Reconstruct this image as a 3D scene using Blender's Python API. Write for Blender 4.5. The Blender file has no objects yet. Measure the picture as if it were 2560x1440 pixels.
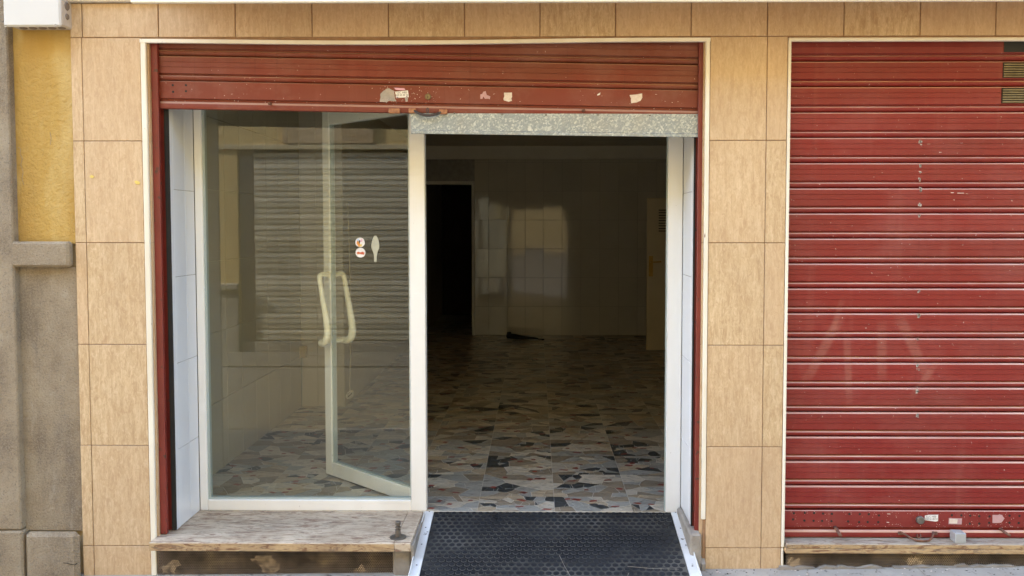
import bpy, math, random
from mathutils import Vector, Matrix, Euler
random.seed(7)
R = math.radians
scene = bpy.context.scene
COL = scene.collection

# ------------------------------------------------------------------ camera
F_PX = 2080.0
CAM = Vector((0.0, -3.67, 1.526))
PITCH, YAW = math.atan(0.0458), math.atan(19.0 / F_PX)
SHX, SHY = -41.0 / 2560, -59.7 / 2560
cd = bpy.data.cameras.new('camera')
cam = bpy.data.objects.new('camera', cd)
COL.objects.link(cam)
cd.sensor_fit = 'HORIZONTAL'
cd.sensor_width = 36.0
cd.lens = F_PX / 2560 * 36.0
cd.shift_x, cd.shift_y = SHX, SHY
cd.clip_start, cd.clip_end = 0.05, 400
cam.location = CAM
cam.rotation_euler = Euler((math.pi / 2 - PITCH, 0, YAW), 'XYZ')
CROT = cam.rotation_euler.to_matrix()
scene.camera = cam

# ------------------------------------------------------------------ sky, sun, exposure
SUN_EL, SUN_AZ = R(33), R(-80)         # sun grazes along the street: the shop side and its pavement lie in shade, the far side is lit
w = bpy.data.worlds.new('World')
scene.world = w
w.use_nodes = True
wn = w.node_tree
sky = wn.nodes.new('ShaderNodeTexSky')
sky.sky_type = 'NISHITA'
sky.sun_disc = False
sky.sun_elevation = SUN_EL
sky.sun_rotation = SUN_AZ
sky.dust_density = 1.0
sky.air_density = 1.3
sky.ozone_density = 2.0
bg = wn.nodes['Background']
bg.inputs['Strength'].default_value = 0.15
wn.links.new(sky.outputs['Color'], bg.inputs['Color'])
sl = bpy.data.lights.new('sun', 'SUN')
sl.energy = 3.0
sl.angle = R(0.5)
sl.color = (1.0, 0.95, 0.88)
so = bpy.data.objects.new('sun', sl)
COL.objects.link(so)
sd = Vector((math.sin(SUN_AZ) * math.cos(SUN_EL), math.cos(SUN_AZ) * math.cos(SUN_EL), math.sin(SUN_EL)))
so.rotation_euler = (-sd).to_track_quat('-Z', 'Y').to_euler()
so.location = sd * 30
scene.view_settings.view_transform = 'Standard'
scene.view_settings.look = 'None'
scene.view_settings.gamma = 1
scene.view_settings.exposure = 3.2
scene.render.engine = 'CYCLES'
scene.cycles.max_bounces = 12
scene.cycles.diffuse_bounces = 6
scene.cycles.glossy_bounces = 6
scene.cycles.transparent_max_bounces = 16
scene.cycles.transmission_bounces = 8
scene.cycles.caustics_reflective = False
scene.cycles.sample_clamp_indirect = 6
scene.cycles.use_denoising = True


def P(px, py, Y):
    """point of the plane y=Y seen at photo pixel (2560x1440)"""
    d = Vector(((px - 1280 + SHX * 2560) / F_PX, (720 - py + SHY * 2560) / F_PX, -1.0))
    d = CROT @ d
    t = (Y - CAM.y) / d.y
    return CAM + d * t


def X(px, Y, py=700):
    return P(px, py, Y).x


def Z(py, Y, px=1280):
    return P(px, py, Y).z


# ------------------------------------------------------------------ node materials
def new_mat(name):
    m = bpy.data.materials.new(name)
    m.use_nodes = True
    nt = m.node_tree
    b = nt.nodes['Principled BSDF']
    return m, nt, b


class NT:
    def __init__(s, nt):
        s.nt = nt

    def n(s, t, **kw):
        x = s.nt.nodes.new(t)
        for k, v in kw.items():
            setattr(x, k, v)
        return x

    def l(s, a, b):
        s.nt.links.new(a, b)

    def coords(s, stretch=(1, 1, 1), rnd=0.0, rot=(0, 0, 0), world=False):
        tc = s.n('ShaderNodeTexCoord')
        if world:
            tc = s.n('ShaderNodeNewGeometry')
        mp = s.n('ShaderNodeMapping')
        mp.inputs['Scale'].default_value = stretch
        mp.inputs['Rotation'].default_value = rot
        s.l(tc.outputs['Position' if world else 'Object'], mp.inputs['Vector'])
        if rnd:
            oi = s.n('ShaderNodeObjectInfo')
            ge = s.n('ShaderNodeNewGeometry')
            ad = s.n('ShaderNodeMath', operation='ADD')
            s.l(oi.outputs['Random'], ad.inputs[0])
            s.l(ge.outputs['Random Per Island'], ad.inputs[1])
            mu = s.n('ShaderNodeVectorMath', operation='SCALE')
            mu.inputs[0].default_value = (37.1, 53.7, 71.3)
            s.l(ad.outputs[0], mu.inputs['Scale'])
            va = s.n('ShaderNodeVectorMath', operation='ADD')
            s.l(mp.outputs[0], va.inputs[0])
            s.l(mu.outputs[0], va.inputs[1])
            return va.outputs[0]
        return mp.outputs[0]

    def noise(s, vec, scale, detail=4, rough=0.6, dist=0.0):
        x = s.n('ShaderNodeTexNoise')
        x.inputs['Scale'].default_value = scale
        x.inputs['Detail'].default_value = detail
        x.inputs['Roughness'].default_value = rough
        x.inputs['Distortion'].default_value = dist
        s.l(vec, x.inputs['Vector'])
        return x.outputs['Fac']

    def ramp(s, fac, stops):
        x = s.n('ShaderNodeValToRGB')
        e = x.color_ramp.elements
        while len(e) < len(stops):
            e.new(0.5)
        for i, (p, c) in enumerate(stops):
            e[i].position = p
            e[i].color = (c[0], c[1], c[2], 1) if hasattr(c, '__len__') else (c, c, c, 1)
        s.l(fac, x.inputs['Fac'])
        return x.outputs['Color']

    def mix(s, fac, a, b, mode='MIX'):
        x = s.n('ShaderNodeMix', data_type='RGBA', blend_type=mode)
        for i, v in ((0, fac), (6, a), (7, b)):
            if hasattr(v, 'links') or hasattr(v, 'is_output'):
                s.l(v, x.inputs[i])
            elif i == 0:
                x.inputs[0].default_value = v
            else:
                x.inputs[i].default_value = (v[0], v[1], v[2], 1)
        return x.outputs[2]

    def bump(s, height, strength, dist, b):
        x = s.n('ShaderNodeBump')
        x.inputs['Strength'].default_value = strength
        x.inputs['Distance'].default_value = dist
        s.l(height, x.inputs['Height'])
        s.l(x.outputs[0], b.inputs['Normal'])
        return x


def M(name, c1, c2=None, scale=6, stretch=(1, 1, 1), lo=0.35, hi=0.65, rough=0.6, metal=0.0, spec=0.5,
      speck=None, bump=None, rnd=0.0, c3=None, scale3=1.5, lo3=0.5, hi3=0.75, rot=(0, 0, 0), detail=5, rough_var=0.0):
    """two-tone noise material; speck=(colour, scale, lo, hi); bump=(scale, strength, distance)"""
    m, nt, b = new_mat(name)
    t = NT(nt)
    b.inputs['Roughness'].default_value = rough
    b.inputs['Metallic'].default_value = metal
    b.inputs['Specular IOR Level'].default_value = spec
    v = t.coords(stretch, rnd, rot)
    if c2 is None:
        c2 = tuple(x * 0.88 for x in c1)
    f = t.noise(v, scale, detail)
    col = t.ramp(f, [(lo, c1), (hi, c2)])
    if c3 is not None:
        f3 = t.noise(v, scale3, 3, 0.65)
        col = t.mix(t.ramp(f3, [(lo3, 0.0), (hi3, 1.0)]), col, c3)
    if speck is not None:
        fs = t.noise(v, speck[1], 3, 0.55)
        col = t.mix(t.ramp(fs, [(speck[2], 0.0), (speck[3], 1.0)]), col, speck[0])
    t.l(col, b.inputs['Base Color'])
    if rough_var:
        fr = t.noise(v, scale * 0.7, 4)
        t.l(t.ramp(fr, [(0.3, max(0, rough - rough_var)), (0.7, min(1, rough + rough_var))]), b.inputs['Roughness'])
    if bump is not None:
        vb = t.coords((1, 1, 1))
        t.bump(t.noise(vb, bump[0], 6, 0.65), bump[1], bump[2], b)
    return m


def mat_travertine():
    m, nt, b = new_mat('travertine_tile')
    t = NT(nt)
    v = t.coords((15, 15, 2.0), rnd=1)
    f = t.noise(v, 4.4, 8, 0.74, 0.5)
    col = t.ramp(f, [(0.30, (0.39, 0.245, 0.125)), (0.43, (0.48, 0.335, 0.185)), (0.54, (0.56, 0.41, 0.24)), (0.72, (0.68, 0.53, 0.34))])
    v2 = t.coords((3.0, 3.0, 1.3), rnd=1)
    p = t.noise(v2, 24, 5, 0.72, 1.4)
    col = t.mix(t.ramp(p, [(0.52, 0.0), (0.64, 0.55)]), col, (0.36, 0.215, 0.115))
    col = t.mix(t.ramp(p, [(0.36, 0.45), (0.47, 0.0)]), col, (0.74, 0.59, 0.40))
    oi = t.n('ShaderNodeObjectInfo')
    col = t.mix(t.ramp(oi.outputs['Random'], [(0, 0.0), (1, 0.55)]), col, (0.57, 0.39, 0.245))
    big = t.noise(t.coords((1.5, 1.5, .6)), 2.2, 4)
    col = t.mix(t.ramp(big, [(0.42, 0.0), (0.75, 0.34)]), col, (0.37, 0.25, 0.155))
    t.l(col, b.inputs['Base Color'])
    b.inputs['Roughness'].default_value = 0.42
    t.bump(p, 0.12, 0.002, b)
    return m


def mat_red(name, dust=0.5, tone=(0.30, 0.030, 0.022), dustcol=(0.40, 0.20, 0.17), streaks=(), rough=(0.36, 0.55)):
    m, nt, b = new_mat(name)
    t = NT(nt)
    f = t.noise(t.coords((0.7, 1, 2.2), world=True), 1.7, 5, 0.6)
    c = t.ramp(f, [(0.3, tone), (0.7, (tone[0] * 0.80, tone[1] * 1.35, tone[2] * 1.2))])
    dv = t.noise(t.coords((1.0, 1, 1.4), world=True), 2.6, 8, 0.72)
    c = t.mix(t.ramp(dv, [(0.46, 0.0), (0.78, dust)]), c, dustcol)
    fade = t.noise(t.coords((0.35, 1, 9.0), world=True), 1.1, 3, 0.5)      # each slat weathered a little differently
    c = t.mix(t.ramp(fade, [(0.35, 0.0), (0.7, 0.30)]), c, (tone[0] * 1.25, tone[1] * 2.2, tone[2] * 2.2))
    sm = t.noise(t.coords((7.0, 1, 0.55), rot=(0, 0.12, 0), world=True), 1.3, 4, 0.6)
    c = t.mix(t.ramp(sm, [(0.58, 0.0), (0.78, 0.22)]), c, (0.36, 0.15, 0.12))
    dr = t.noise(t.coords((30.0, 1, 1.1), world=True), 1.4, 5, 0.65)       # thin drips of grime
    c = t.mix(t.ramp(dr, [(0.60, 0.0), (0.74, 0.35)]), c, (tone[0] * 0.45, tone[1] * 0.7, tone[2] * 0.7))
    for (cx, cz, ang, hw, hl, st_) in streaks:
        mp = t.n('ShaderNodeMapping', vector_type='POINT')
        ge = t.n('ShaderNodeNewGeometry')
        sub = t.n('ShaderNodeVectorMath', operation='SUBTRACT')
        t.l(ge.outputs['Position'], sub.inputs[0])
        sub.inputs[1].default_value = (cx, 0, cz)
        mp.inputs['Rotation'].default_value = (0, ang, 0)
        t.l(sub.outputs[0], mp.inputs['Vector'])
        sx = t.n('ShaderNodeSeparateXYZ')
        t.l(mp.outputs[0], sx.inputs[0])
        prod = None
        for o_, lim in ((0, hw), (2, hl)):
            a_ = t.n('ShaderNodeMath', operation='ABSOLUTE')
            t.l(sx.outputs[o_], a_.inputs[0])
            mr = t.n('ShaderNodeMapRange', interpolation_type='SMOOTHSTEP')
            mr.inputs['From Min'].default_value = lim * 0.35
            mr.inputs['From Max'].default_value = lim
            mr.inputs['To Min'].default_value = 1.0
            mr.inputs['To Max'].default_value = 0.0
            t.l(a_.outputs[0], mr.inputs['Value'])
            if prod is None:
                prod = mr.outputs[0]
            else:
                mu = t.n('ShaderNodeMath', operation='MULTIPLY')
                t.l(prod, mu.inputs[0]); t.l(mr.outputs[0], mu.inputs[1])
                prod = mu.outputs[0]
        mu = t.n('ShaderNodeMath', operation='MULTIPLY')
        mu.inputs[1].default_value = st_
        t.l(prod, mu.inputs[0])
        c = t.mix(mu.outputs[0], c, (0.36, 0.17, 0.13))
    ch = t.noise(t.coords((1, 1, 1), world=True), 85, 2, 0.5)
    c = t.mix(t.ramp(ch, [(0.735, 0.0), (0.76, 0.8)]), c, (0.55, 0.42, 0.38))
    t.l(c, b.inputs['Base Color'])
    t.l(t.ramp(dv, [(0.3, rough[0]), (0.75, rough[1])]), b.inputs['Roughness'])
    b.inputs['Specular IOR Level'].default_value = 0.3
    t.bump(t.noise(t.coords((1, 1, 2), world=True), 7, 3), 0.10, 0.006, b)
    return m


def mat_galv():
    m, nt, b = new_mat('galvanised_steel')
    t = NT(nt)
    v = t.coords((1, 1, 1))
    wv = t.noise(v, 22, 3)
    mixv = t.n('ShaderNodeVectorMath', operation='MULTIPLY_ADD')
    cmb = t.n('ShaderNodeCombineXYZ')
    t.l(wv, cmb.inputs[0]); t.l(wv, cmb.inputs[2])
    t.l(cmb.outputs[0], mixv.inputs[0])
    mixv.inputs[1].default_value = (0.035, 0.035, 0.035)
    t.l(v, mixv.inputs[2])
    vo = t.n('ShaderNodeTexVoronoi')
    vo.inputs['Scale'].default_value = 150
    t.l(mixv.outputs[0], vo.inputs['Vector'])
    sep = t.n('ShaderNodeSeparateColor')
    t.l(vo.outputs['Color'], sep.inputs[0])
    col = t.ramp(sep.outputs[0], [(0.0, (0.24, 0.27, 0.28)), (0.55, (0.29, 0.32, 0.325)), (0.80, (0.38, 0.41, 0.40)), (1, (0.52, 0.54, 0.52))])
    st = t.noise(t.coords((1, 1, .3)), 9, 5)
    col = t.mix(t.ramp(st, [(0.5, 0.0), (0.75, 0.35)]), col, (0.40, 0.36, 0.28))
    t.l(col, b.inputs['Base Color'])
    b.inputs['Metallic'].default_value = 0.35
    t.l(t.ramp(sep.outputs[1], [(0, 0.38), (1, 0.6)]), b.inputs['Roughness'])
    return m


def mat_marble_step(name, base, base2, vein, stain, stretch=(3.5, 9, 9)):
    m, nt, b = new_mat(name)
    t = NT(nt)
    v = t.coords(stretch, rot=(0, 0, 0.12))
    f = t.noise(v, 2.0, 8, 0.74, 0.8)
    col = t.ramp(f, [(0.30, base2), (0.5, base), (0.7, tuple(min(1, c * 1.15) for c in base))])
    g = t.noise(t.coords((stretch[0] * 0.9, stretch[1] * 1.7, stretch[2] * 1.7), rot=(0, 0, 0.10)), 2.6, 9, 0.74, 1.1)
    col = t.mix(t.ramp(g, [(0.51, 0.0), (0.59, 0.85)]), col, vein)
    g2 = t.noise(t.coords((6, 26, 26), rot=(0, 0, -.08)), 2.3, 9, 0.75, 1.0)
    col = t.mix(t.ramp(g2, [(0.53, 0.0), (0.61, 0.7)]), col, (0.13, 0.11, 0.09))
    s_ = t.noise(t.coords((1, 1, 1)), 3.0, 6, 0.7)
    col = t.mix(t.ramp(s_, [(0.46, 0.0), (0.72, 0.6)]), col, stain)
    t.l(col, b.inputs['Base Color'])
    b.inputs['Roughness'].default_value = 0.6
    b.inputs['Specular IOR Level'].default_value = 0.25
    t.bump(g, 0.1, 0.002, b)
    return m


def mat_stone(name, base, vein, rough=0.28):
    m, nt, b = new_mat(name)
    t = NT(nt)
    v = t.coords((9, 30, 9), rnd=1)
    f = t.noise(v, 1.5, 8, 0.74, 1.2)
    oi = t.n('ShaderNodeObjectInfo')
    ge = t.n('ShaderNodeNewGeometry')
    ad = t.n('ShaderNodeMath', operation='ADD')
    t.l(oi.outputs['Random'], ad.inputs[0]); t.l(ge.outputs['Random Per Island'], ad.inputs[1])
    fr = t.n('ShaderNodeMath', operation='FRACT')
    t.l(ad.outputs[0], fr.inputs[0])
    col = t.ramp(f, [(0.38, vein), (0.46, base), (0.56, tuple(min(1, c * 1.3) for c in base)), (0.64, tuple(c * .8 for c in base))])
    col = t.mix(t.ramp(fr.outputs[0], [(0, 0.0), (1, 0.45)]), col, tuple(c * 0.55 for c in base), 'MIX')
    t.l(col, b.inputs['Base Color'])
    b.inputs['Roughness'].default_value = rough
    return m


def mat_glass(name, tint=(0.93, 0.97, 0.94), r0=0.04, dirt=0.03):
    m, nt, b = new_mat(name)
    t = NT(nt)
    nt.nodes.remove(b)
    out = nt.nodes['Material Output']
    tr = t.n('ShaderNodeBsdfTransparent'); tr.inputs[0].default_value = (*tint, 1)
    gl = t.n('ShaderNodeBsdfGlossy'); gl.inputs['Roughness'].default_value = 0.0
    gl.inputs['Color'].default_value = (1, 1, 1, 1)
    lw = t.n('ShaderNodeLayerWeight'); lw.inputs['Blend'].default_value = 0.5      # Schlick reflectance of one pane face
    p5 = t.n('ShaderNodeMath', operation='POWER'); p5.inputs[1].default_value = 5.0
    t.l(lw.outputs['Facing'], p5.inputs[0])
    fr = t.n('ShaderNodeMath', operation='MULTIPLY_ADD')
    t.l(p5.outputs[0], fr.inputs[0]); fr.inputs[1].default_value = 1 - r0; fr.inputs[2].default_value = r0
    mx = t.n('ShaderNodeMixShader')
    t.l(fr.outputs[0], mx.inputs[0]); t.l(tr.outputs[0], mx.inputs[1]); t.l(gl.outputs[0], mx.inputs[2])
    df = t.n('ShaderNodeBsdfDiffuse'); df.inputs[0].default_value = (0.6, 0.58, 0.52, 1)
    dn = t.noise(t.coords((1, 1, .25)), 5, 6, .7)
    mx2 = t.n('ShaderNodeMixShader')
    t.l(t.ramp(dn, [(0.4, 0.0), (0.8, dirt)]), mx2.inputs[0])
    t.l(mx.outputs[0], mx2.inputs[1]); t.l(df.outputs[0], mx2.inputs[2])
    t.l(mx2.outputs[0], out.inputs['Surface'])
    return m


def mat_mat_base():
    m, nt, b = new_mat('dusty_rubber')
    t = NT(nt)
    v = t.coords((1, 1.4, 1))
    f = t.noise(v, 2.2, 6, 0.62, 0.3)
    c = t.ramp(f, [(0.44, (0.010, 0.011, 0.013)), (0.66, (0.10, 0.095, 0.085))])
    t.l(c, b.inputs['Base Color'])
    b.inputs['Roughness'].default_value = 0.6
    b.inputs['Specular IOR Level'].default_value = 0.2
    return m



def _P(px, py):
    return X(px, 0.05, py)


def _Q(py):
    return Z(py, 0.05, 2150)


m_trav = mat_travertine()
m_red = mat_red('red_paint', 0.24, (0.215, 0.016, 0.014), streaks=[(_P(2060, 870), _Q(870), -0.48, .03, .22, .3), (_P(2120, 920), _Q(920), 0.06, .022, .20, .26), (_P(2205, 880), _Q(880), 0.02, .03, .17, .24), (_P(2285, 870), _Q(870), 0.45, .032, .20, .3), (_P(2310, 950), _Q(950), -0.6, .02, .12, .24), (_P(2090, 800), _Q(800), -0.3, .018, .12, .2)])
m_red_old = mat_red('worn_red_paint', 0.6, (0.20, 0.032, 0.019), (0.30, 0.17, 0.13), rough=(0.45, 0.7))
m_ledge = M('glint_and_dust_on_red_ledge', (0.60, 0.39, 0.32), (0.46, 0.23, 0.19), 3, (1, 1, 1), rough=0.35)  # sky highlight on the ledges put into the colour, mixed with dust
m_ledge_old = M('glint_and_grime_on_red_ledge', (0.34, 0.17, 0.12), (0.40, 0.22, 0.16), 3, rough=0.5)  # ledge highlight of the worn shutter painted pale, along with grime
m_red_dark = M('red_guide_paint', (0.21, 0.028, 0.018), (0.15, 0.02, 0.014), 4, rough=0.45, speck=((0.08, 0.03, 0.02), 30, .62, .7))
m_galv = mat_galv()
m_alu = M('white_lacquered_aluminium', (0.85, 0.845, 0.82), (0.80, 0.79, 0.76), 3, (1, 1, .5), rough=0.35, speck=((0.42, 0.39, 0.34), 60, .70, .76), c3=(0.62, 0.58, 0.5), scale3=2.2, lo3=.55, hi3=.95)
m_bead = M('grey_green_glazing_bead', (0.36, 0.42, 0.40), (0.42, 0.47, 0.45), 4, rough=0.4)
m_white_tile = M('white_glazed_tile', (0.74, 0.76, 0.80), (0.70, 0.72, 0.77), 2, rough=0.10, rnd=1)
m_back_tile = M('cream_glazed_tile', (0.56, 0.52, 0.44), (0.51, 0.475, 0.40), 2, rough=0.06, rnd=1)
m_side_tile = M('beige_glazed_tile', (0.44, 0.41, 0.32), (0.40, 0.37, 0.29), 2, rough=0.12, rnd=1)
m_grout = M('grey_grout', (0.36, 0.34, 0.31), (0.28, 0.26, 0.23), 20, rough=0.9)
m_side_grout = M('pale_grout', (0.58, 0.53, 0.40), (0.52, 0.47, 0.35), 20, rough=0.9)
m_grout_tan = M('brown_grout', (0.36, 0.22, 0.13), (0.27, 0.165, 0.095), 20, rough=0.9)
m_trim = M('white_edge_trim', (0.80, 0.76, 0.66), (0.70, 0.64, 0.52), 5, (1, 1, .4), rough=0.4, speck=((0.3, 0.2, 0.14), 26, .70, .76))
m_black = M('black_rubber_gasket', (0.012, 0.011, 0.010), (0.02, 0.018, 0.016), 10, rough=0.7)
m_yellow = M('ochre_plaster', (0.53, 0.335, 0.085), (0.43, 0.26, 0.065), 4.5, (1, 1, .28), rough=0.9, bump=(46, 1.0, 0.016), c3=(0.60, 0.43, 0.17), scale3=6, lo3=.5, hi3=.8)
def mat_cement():
    m, nt, b = new_mat('grey_cement_render')
    t = NT(nt)
    v = t.coords()
    c = t.ramp(t.noise(v, 3.2, 7, 0.7), [(0.34, (0.22, 0.165, 0.105)), (0.5, (0.34, 0.265, 0.175)), (0.66, (0.42, 0.34, 0.235))])
    c = t.mix(t.ramp(t.noise(t.coords((1.6, 1, .45)), 3.4, 7, 0.72), [(0.50, 0.0), (0.68, 0.65)]), c, (0.17, 0.14, 0.11))
    c = t.mix(t.ramp(t.noise(t.coords((2.2, 1, .8)), 5.5, 8, 0.75), [(0.56, 0.0), (0.70, 0.6)]), c, (0.50, 0.44, 0.35))
    g = t.noise(v, 190, 3, 0.6)
    c = t.mix(t.ramp(g, [(0.46, 0.0), (0.66, 0.45)]), c, (0.45, 0.37, 0.27))
    c = t.mix(t.ramp(t.noise(v, 120, 3, 0.6), [(0.56, 0.0), (0.68, 0.55)]), c, (0.14, 0.115, 0.09))
    t.l(c, b.inputs['Base Color'])
    b.inputs['Roughness'].default_value = 0.95
    t.bump(t.noise(v, 110, 6, 0.7), 1.0, 0.014, b)
    return m


m_cement = mat_cement()
m_step = mat_marble_step('veined_marble', (0.54, 0.44, 0.325), (0.34, 0.26, 0.18), (0.21, 0.115, 0.075), (0.25, 0.18, 0.12))
m_step2 = mat_marble_step('dirty_marble', (0.40, 0.35, 0.28), (0.30, 0.25, 0.19), (0.20, 0.12, 0.08), (0.22, 0.18, 0.14))
m_step_edge = mat_marble_step('yellowed_marble_edge', (0.47, 0.33, 0.18), (0.34, 0.22, 0.115), (0.15, 0.065, 0.035), (0.22, 0.14, 0.085), (4, 9, 9))
m_concrete = M('grey_concrete_slab', (0.38, 0.355, 0.315), (0.29, 0.27, 0.24), 5, rough=0.95, bump=(60, 0.5, 0.008), speck=((0.12, 0.11, 0.10), 34, .60, .72))
m_asphalt = M('worn_asphalt', (0.16, 0.14, 0.105), (0.13, 0.115, 0.088), 8, rough=0.95)
m_mortar = M('grey_mortar', (0.33, 0.30, 0.26), (0.22, 0.19, 0.16), 7, rough=0.95, bump=(26, 0.8, 0.012))
m_grille = M('brown_perforated_sheet', (0.17, 0.13, 0.10), (0.06, 0.045, 0.033), 9, rough=0.75, c3=(0.30, 0.225, 0.14), scale3=5, lo3=.52, hi3=.7, metal=.2)
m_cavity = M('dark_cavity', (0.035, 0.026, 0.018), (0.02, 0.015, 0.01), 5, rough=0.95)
m_dirtplug = M('tan_dirt', (0.62, 0.48, 0.32), (0.14, 0.10, 0.07), 45, lo=.45, hi=.58, rough=0.95)
m_rubber = M('black_rubber_stud', (0.010, 0.012, 0.016), (0.022, 0.024, 0.028), 5, rough=0.5, spec=0.2)
m_rim = M('scuffed_rubber_rim', (0.085, 0.082, 0.075), (0.016, 0.017, 0.019), 2.4, lo=.40, hi=.58, rough=0.6, spec=0.3)
m_matbase = mat_mat_base()
m_strip = M('white_painted_steel', (0.72, 0.73, 0.74), (0.60, 0.60, 0.60), 5, rough=0.4, speck=((0.14, 0.12, 0.10), 24, .66, .72))
m_steel = M('dull_steel', (0.22, 0.20, 0.175), (0.14, 0.12, 0.10), 20, rough=0.45, metal=0.7)
m_brass = M('tarnished_brass', (0.26, 0.20, 0.10), (0.17, 0.12, 0.06), 30, rough=0.45, metal=0.6)
m_rust = M('rusty_iron', (0.17, 0.075, 0.045), (0.09, 0.045, 0.035), 40, rough=0.75, c3=(0.30, 0.13, 0.06), scale3=30)
m_rust_bright = M('orange_rust', (0.46, 0.22, 0.10), (0.24, 0.10, 0.055), 60, rough=0.8)
m_iron = M('dark_iron', (0.035, 0.026, 0.026), (0.06, 0.045, 0.04), 30, rough=0.5)
m_zincbox = M('grey_zinc_alloy', (0.46, 0.47, 0.47), (0.40, 0.41, 0.41), 15, rough=0.45, metal=0.35)
m_box = M('white_plastic', (0.60, 0.595, 0.58), (0.57, 0.56, 0.54), 3, rough=0.35)
m_boxside = M('greyed_plastic', (0.52, 0.47, 0.40), (0.46, 0.41, 0.35), 6, rough=0.5)
m_knock = M('brown_knockout', (0.20, 0.16, 0.125), (0.15, 0.12, 0.09), 8, rough=0.5)
m_sticker = M('paper_sticker', (0.82, 0.80, 0.78), (0.74, 0.71, 0.69), 40, rough=0.6)
m_sticker_pink = M('faded_pink_sticker', (0.52, 0.32, 0.32), (0.46, 0.27, 0.28), 40, rough=0.7)
m_sticker_tan = M('torn_paper_residue', (0.72, 0.64, 0.56), (0.60, 0.50, 0.43), 60, rough=0.8)
m_ink = M('black_ink', (0.015, 0.015, 0.02), rough=0.6)
m_violet = M('violet_print', (0.13, 0.07, 0.24), rough=0.6)
m_pink = M('pink_print', (0.75, 0.42, 0.55), rough=0.6)
m_orange = M('orange_print', (0.75, 0.30, 0.06), rough=0.5)
m_blue = M('pale_blue_print', (0.48, 0.60, 0.80), rough=0.5)
m_yel = M('yellow_print', (0.75, 0.58, 0.15), rough=0.5)
m_redprint = M('red_print', (0.50, 0.08, 0.05), (0.60, 0.20, 0.08), 90, rough=0.5)
m_smear = M('pale_translucent_film', (0.46, 0.46, 0.36), (0.42, 0.42, 0.33), 20, rough=0.6)
m_chip = M('bare_metal_scuff', (0.30, 0.28, 0.26), (0.42, 0.36, 0.32), 50, rough=0.6)
m_chipw = M('white_paint_scratch', (0.72, 0.62, 0.56), rough=0.6)
m_glass = mat_glass('window_glass', (0.972, 0.985, 0.955), r0=0.037, dirt=0.003)
m_glass2 = mat_glass('door_glass', (0.985, 0.99, 0.98), r0=0.030, dirt=0.0)
m_ceil = M('off_white_plaster', (0.72, 0.68, 0.60), (0.66, 0.62, 0.54), 4, rough=0.9)
m_door = M('cream_door_paint', (0.60, 0.49, 0.30), (0.54, 0.44, 0.27), 3, rough=0.5)
m_gold = M('gold_handle', (0.55, 0.33, 0.09), (0.45, 0.27, 0.07), 20, rough=0.35, metal=0.8)
m_cloth = M('black_nylon', (0.012, 0.012, 0.014), (0.02, 0.02, 0.022), 20, rough=0.6)
m_vent = M('grimy_olive_vent', (0.34, 0.29, 0.17), (0.22, 0.18, 0.10), 25, rough=0.6)
m_cream = M('yellowed_plastic', (0.62, 0.50, 0.26), (0.55, 0.44, 0.22), 10, rough=0.4)
m_handle = M('cream_plastic_handle', (0.84, 0.80, 0.64), (0.80, 0.76, 0.61), 6, rough=0.28)
m_cord = M('pale_cord', (0.50, 0.44, 0.30), rough=0.8)
m_conduit = M('grey_green_conduit', (0.26, 0.27, 0.21), rough=0.5)
m_opp = M('yellow_render', (0.70, 0.52, 0.23), (0.64, 0.47, 0.21), 2.5, rough=0.9, bump=(30, .3, .01))
m_opp_cream = M('cream_render', (0.62, 0.52, 0.33), (0.56, 0.47, 0.30), 2.5, rough=0.9)
m_opp_stone = M('grey_stone_dado', (0.42, 0.38, 0.31), (0.34, 0.31, 0.25), 5, rough=0.9, bump=(40, .5, .01))
m_opp_shut = M('grey_shutter_paint', (0.74, 0.68, 0.53), (0.44, 0.40, 0.30), 2.6, (.05, .05, 1), lo=.4, hi=.6, rough=0.5, rnd=1)
m_plaque = M('weathered_plaque', (0.56, 0.43, 0.27), (0.48, 0.34, 0.20), 4, rough=0.9, spec=0.2)
m_ext = M('pale_upper_render', (0.55, 0.43, 0.26), (0.50, 0.39, 0.24), 2, rough=0.9)
m_balc = M('ochre_bounce_tint', (0.80, 0.42, 0.08), (0.74, 0.38, 0.07), 4, rough=0.9)  # invented ochre that warms the light bounced onto the header tiles
m_corn = M('cream_painted_cornice', (0.80, 0.76, 0.66), (0.74, 0.70, 0.60), 4, rough=0.6)
m_fgrout = M('pale_floor_cement', (0.66, 0.62, 0.54), (0.58, 0.54, 0.47), 30, rough=0.3)
STONES = [mat_stone('pale_marble_chip', (0.54, 0.48, 0.385), (0.26, 0.235, 0.19)),
          mat_stone('grey_marble_chip', (0.35, 0.34, 0.305), (0.16, 0.155, 0.14)),
          mat_stone('tan_marble_chip', (0.46, 0.37, 0.255), (0.28, 0.21, 0.14)),
          mat_stone('black_marble_chip', (0.055, 0.06, 0.062), (0.03, 0.032, 0.034)),
          mat_stone('red_marble_chip', (0.26, 0.045, 0.025), (0.14, 0.03, 0.02)),
          mat_stone('brown_marble_chip', (0.29, 0.235, 0.17), (0.16, 0.125, 0.09))]


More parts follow.
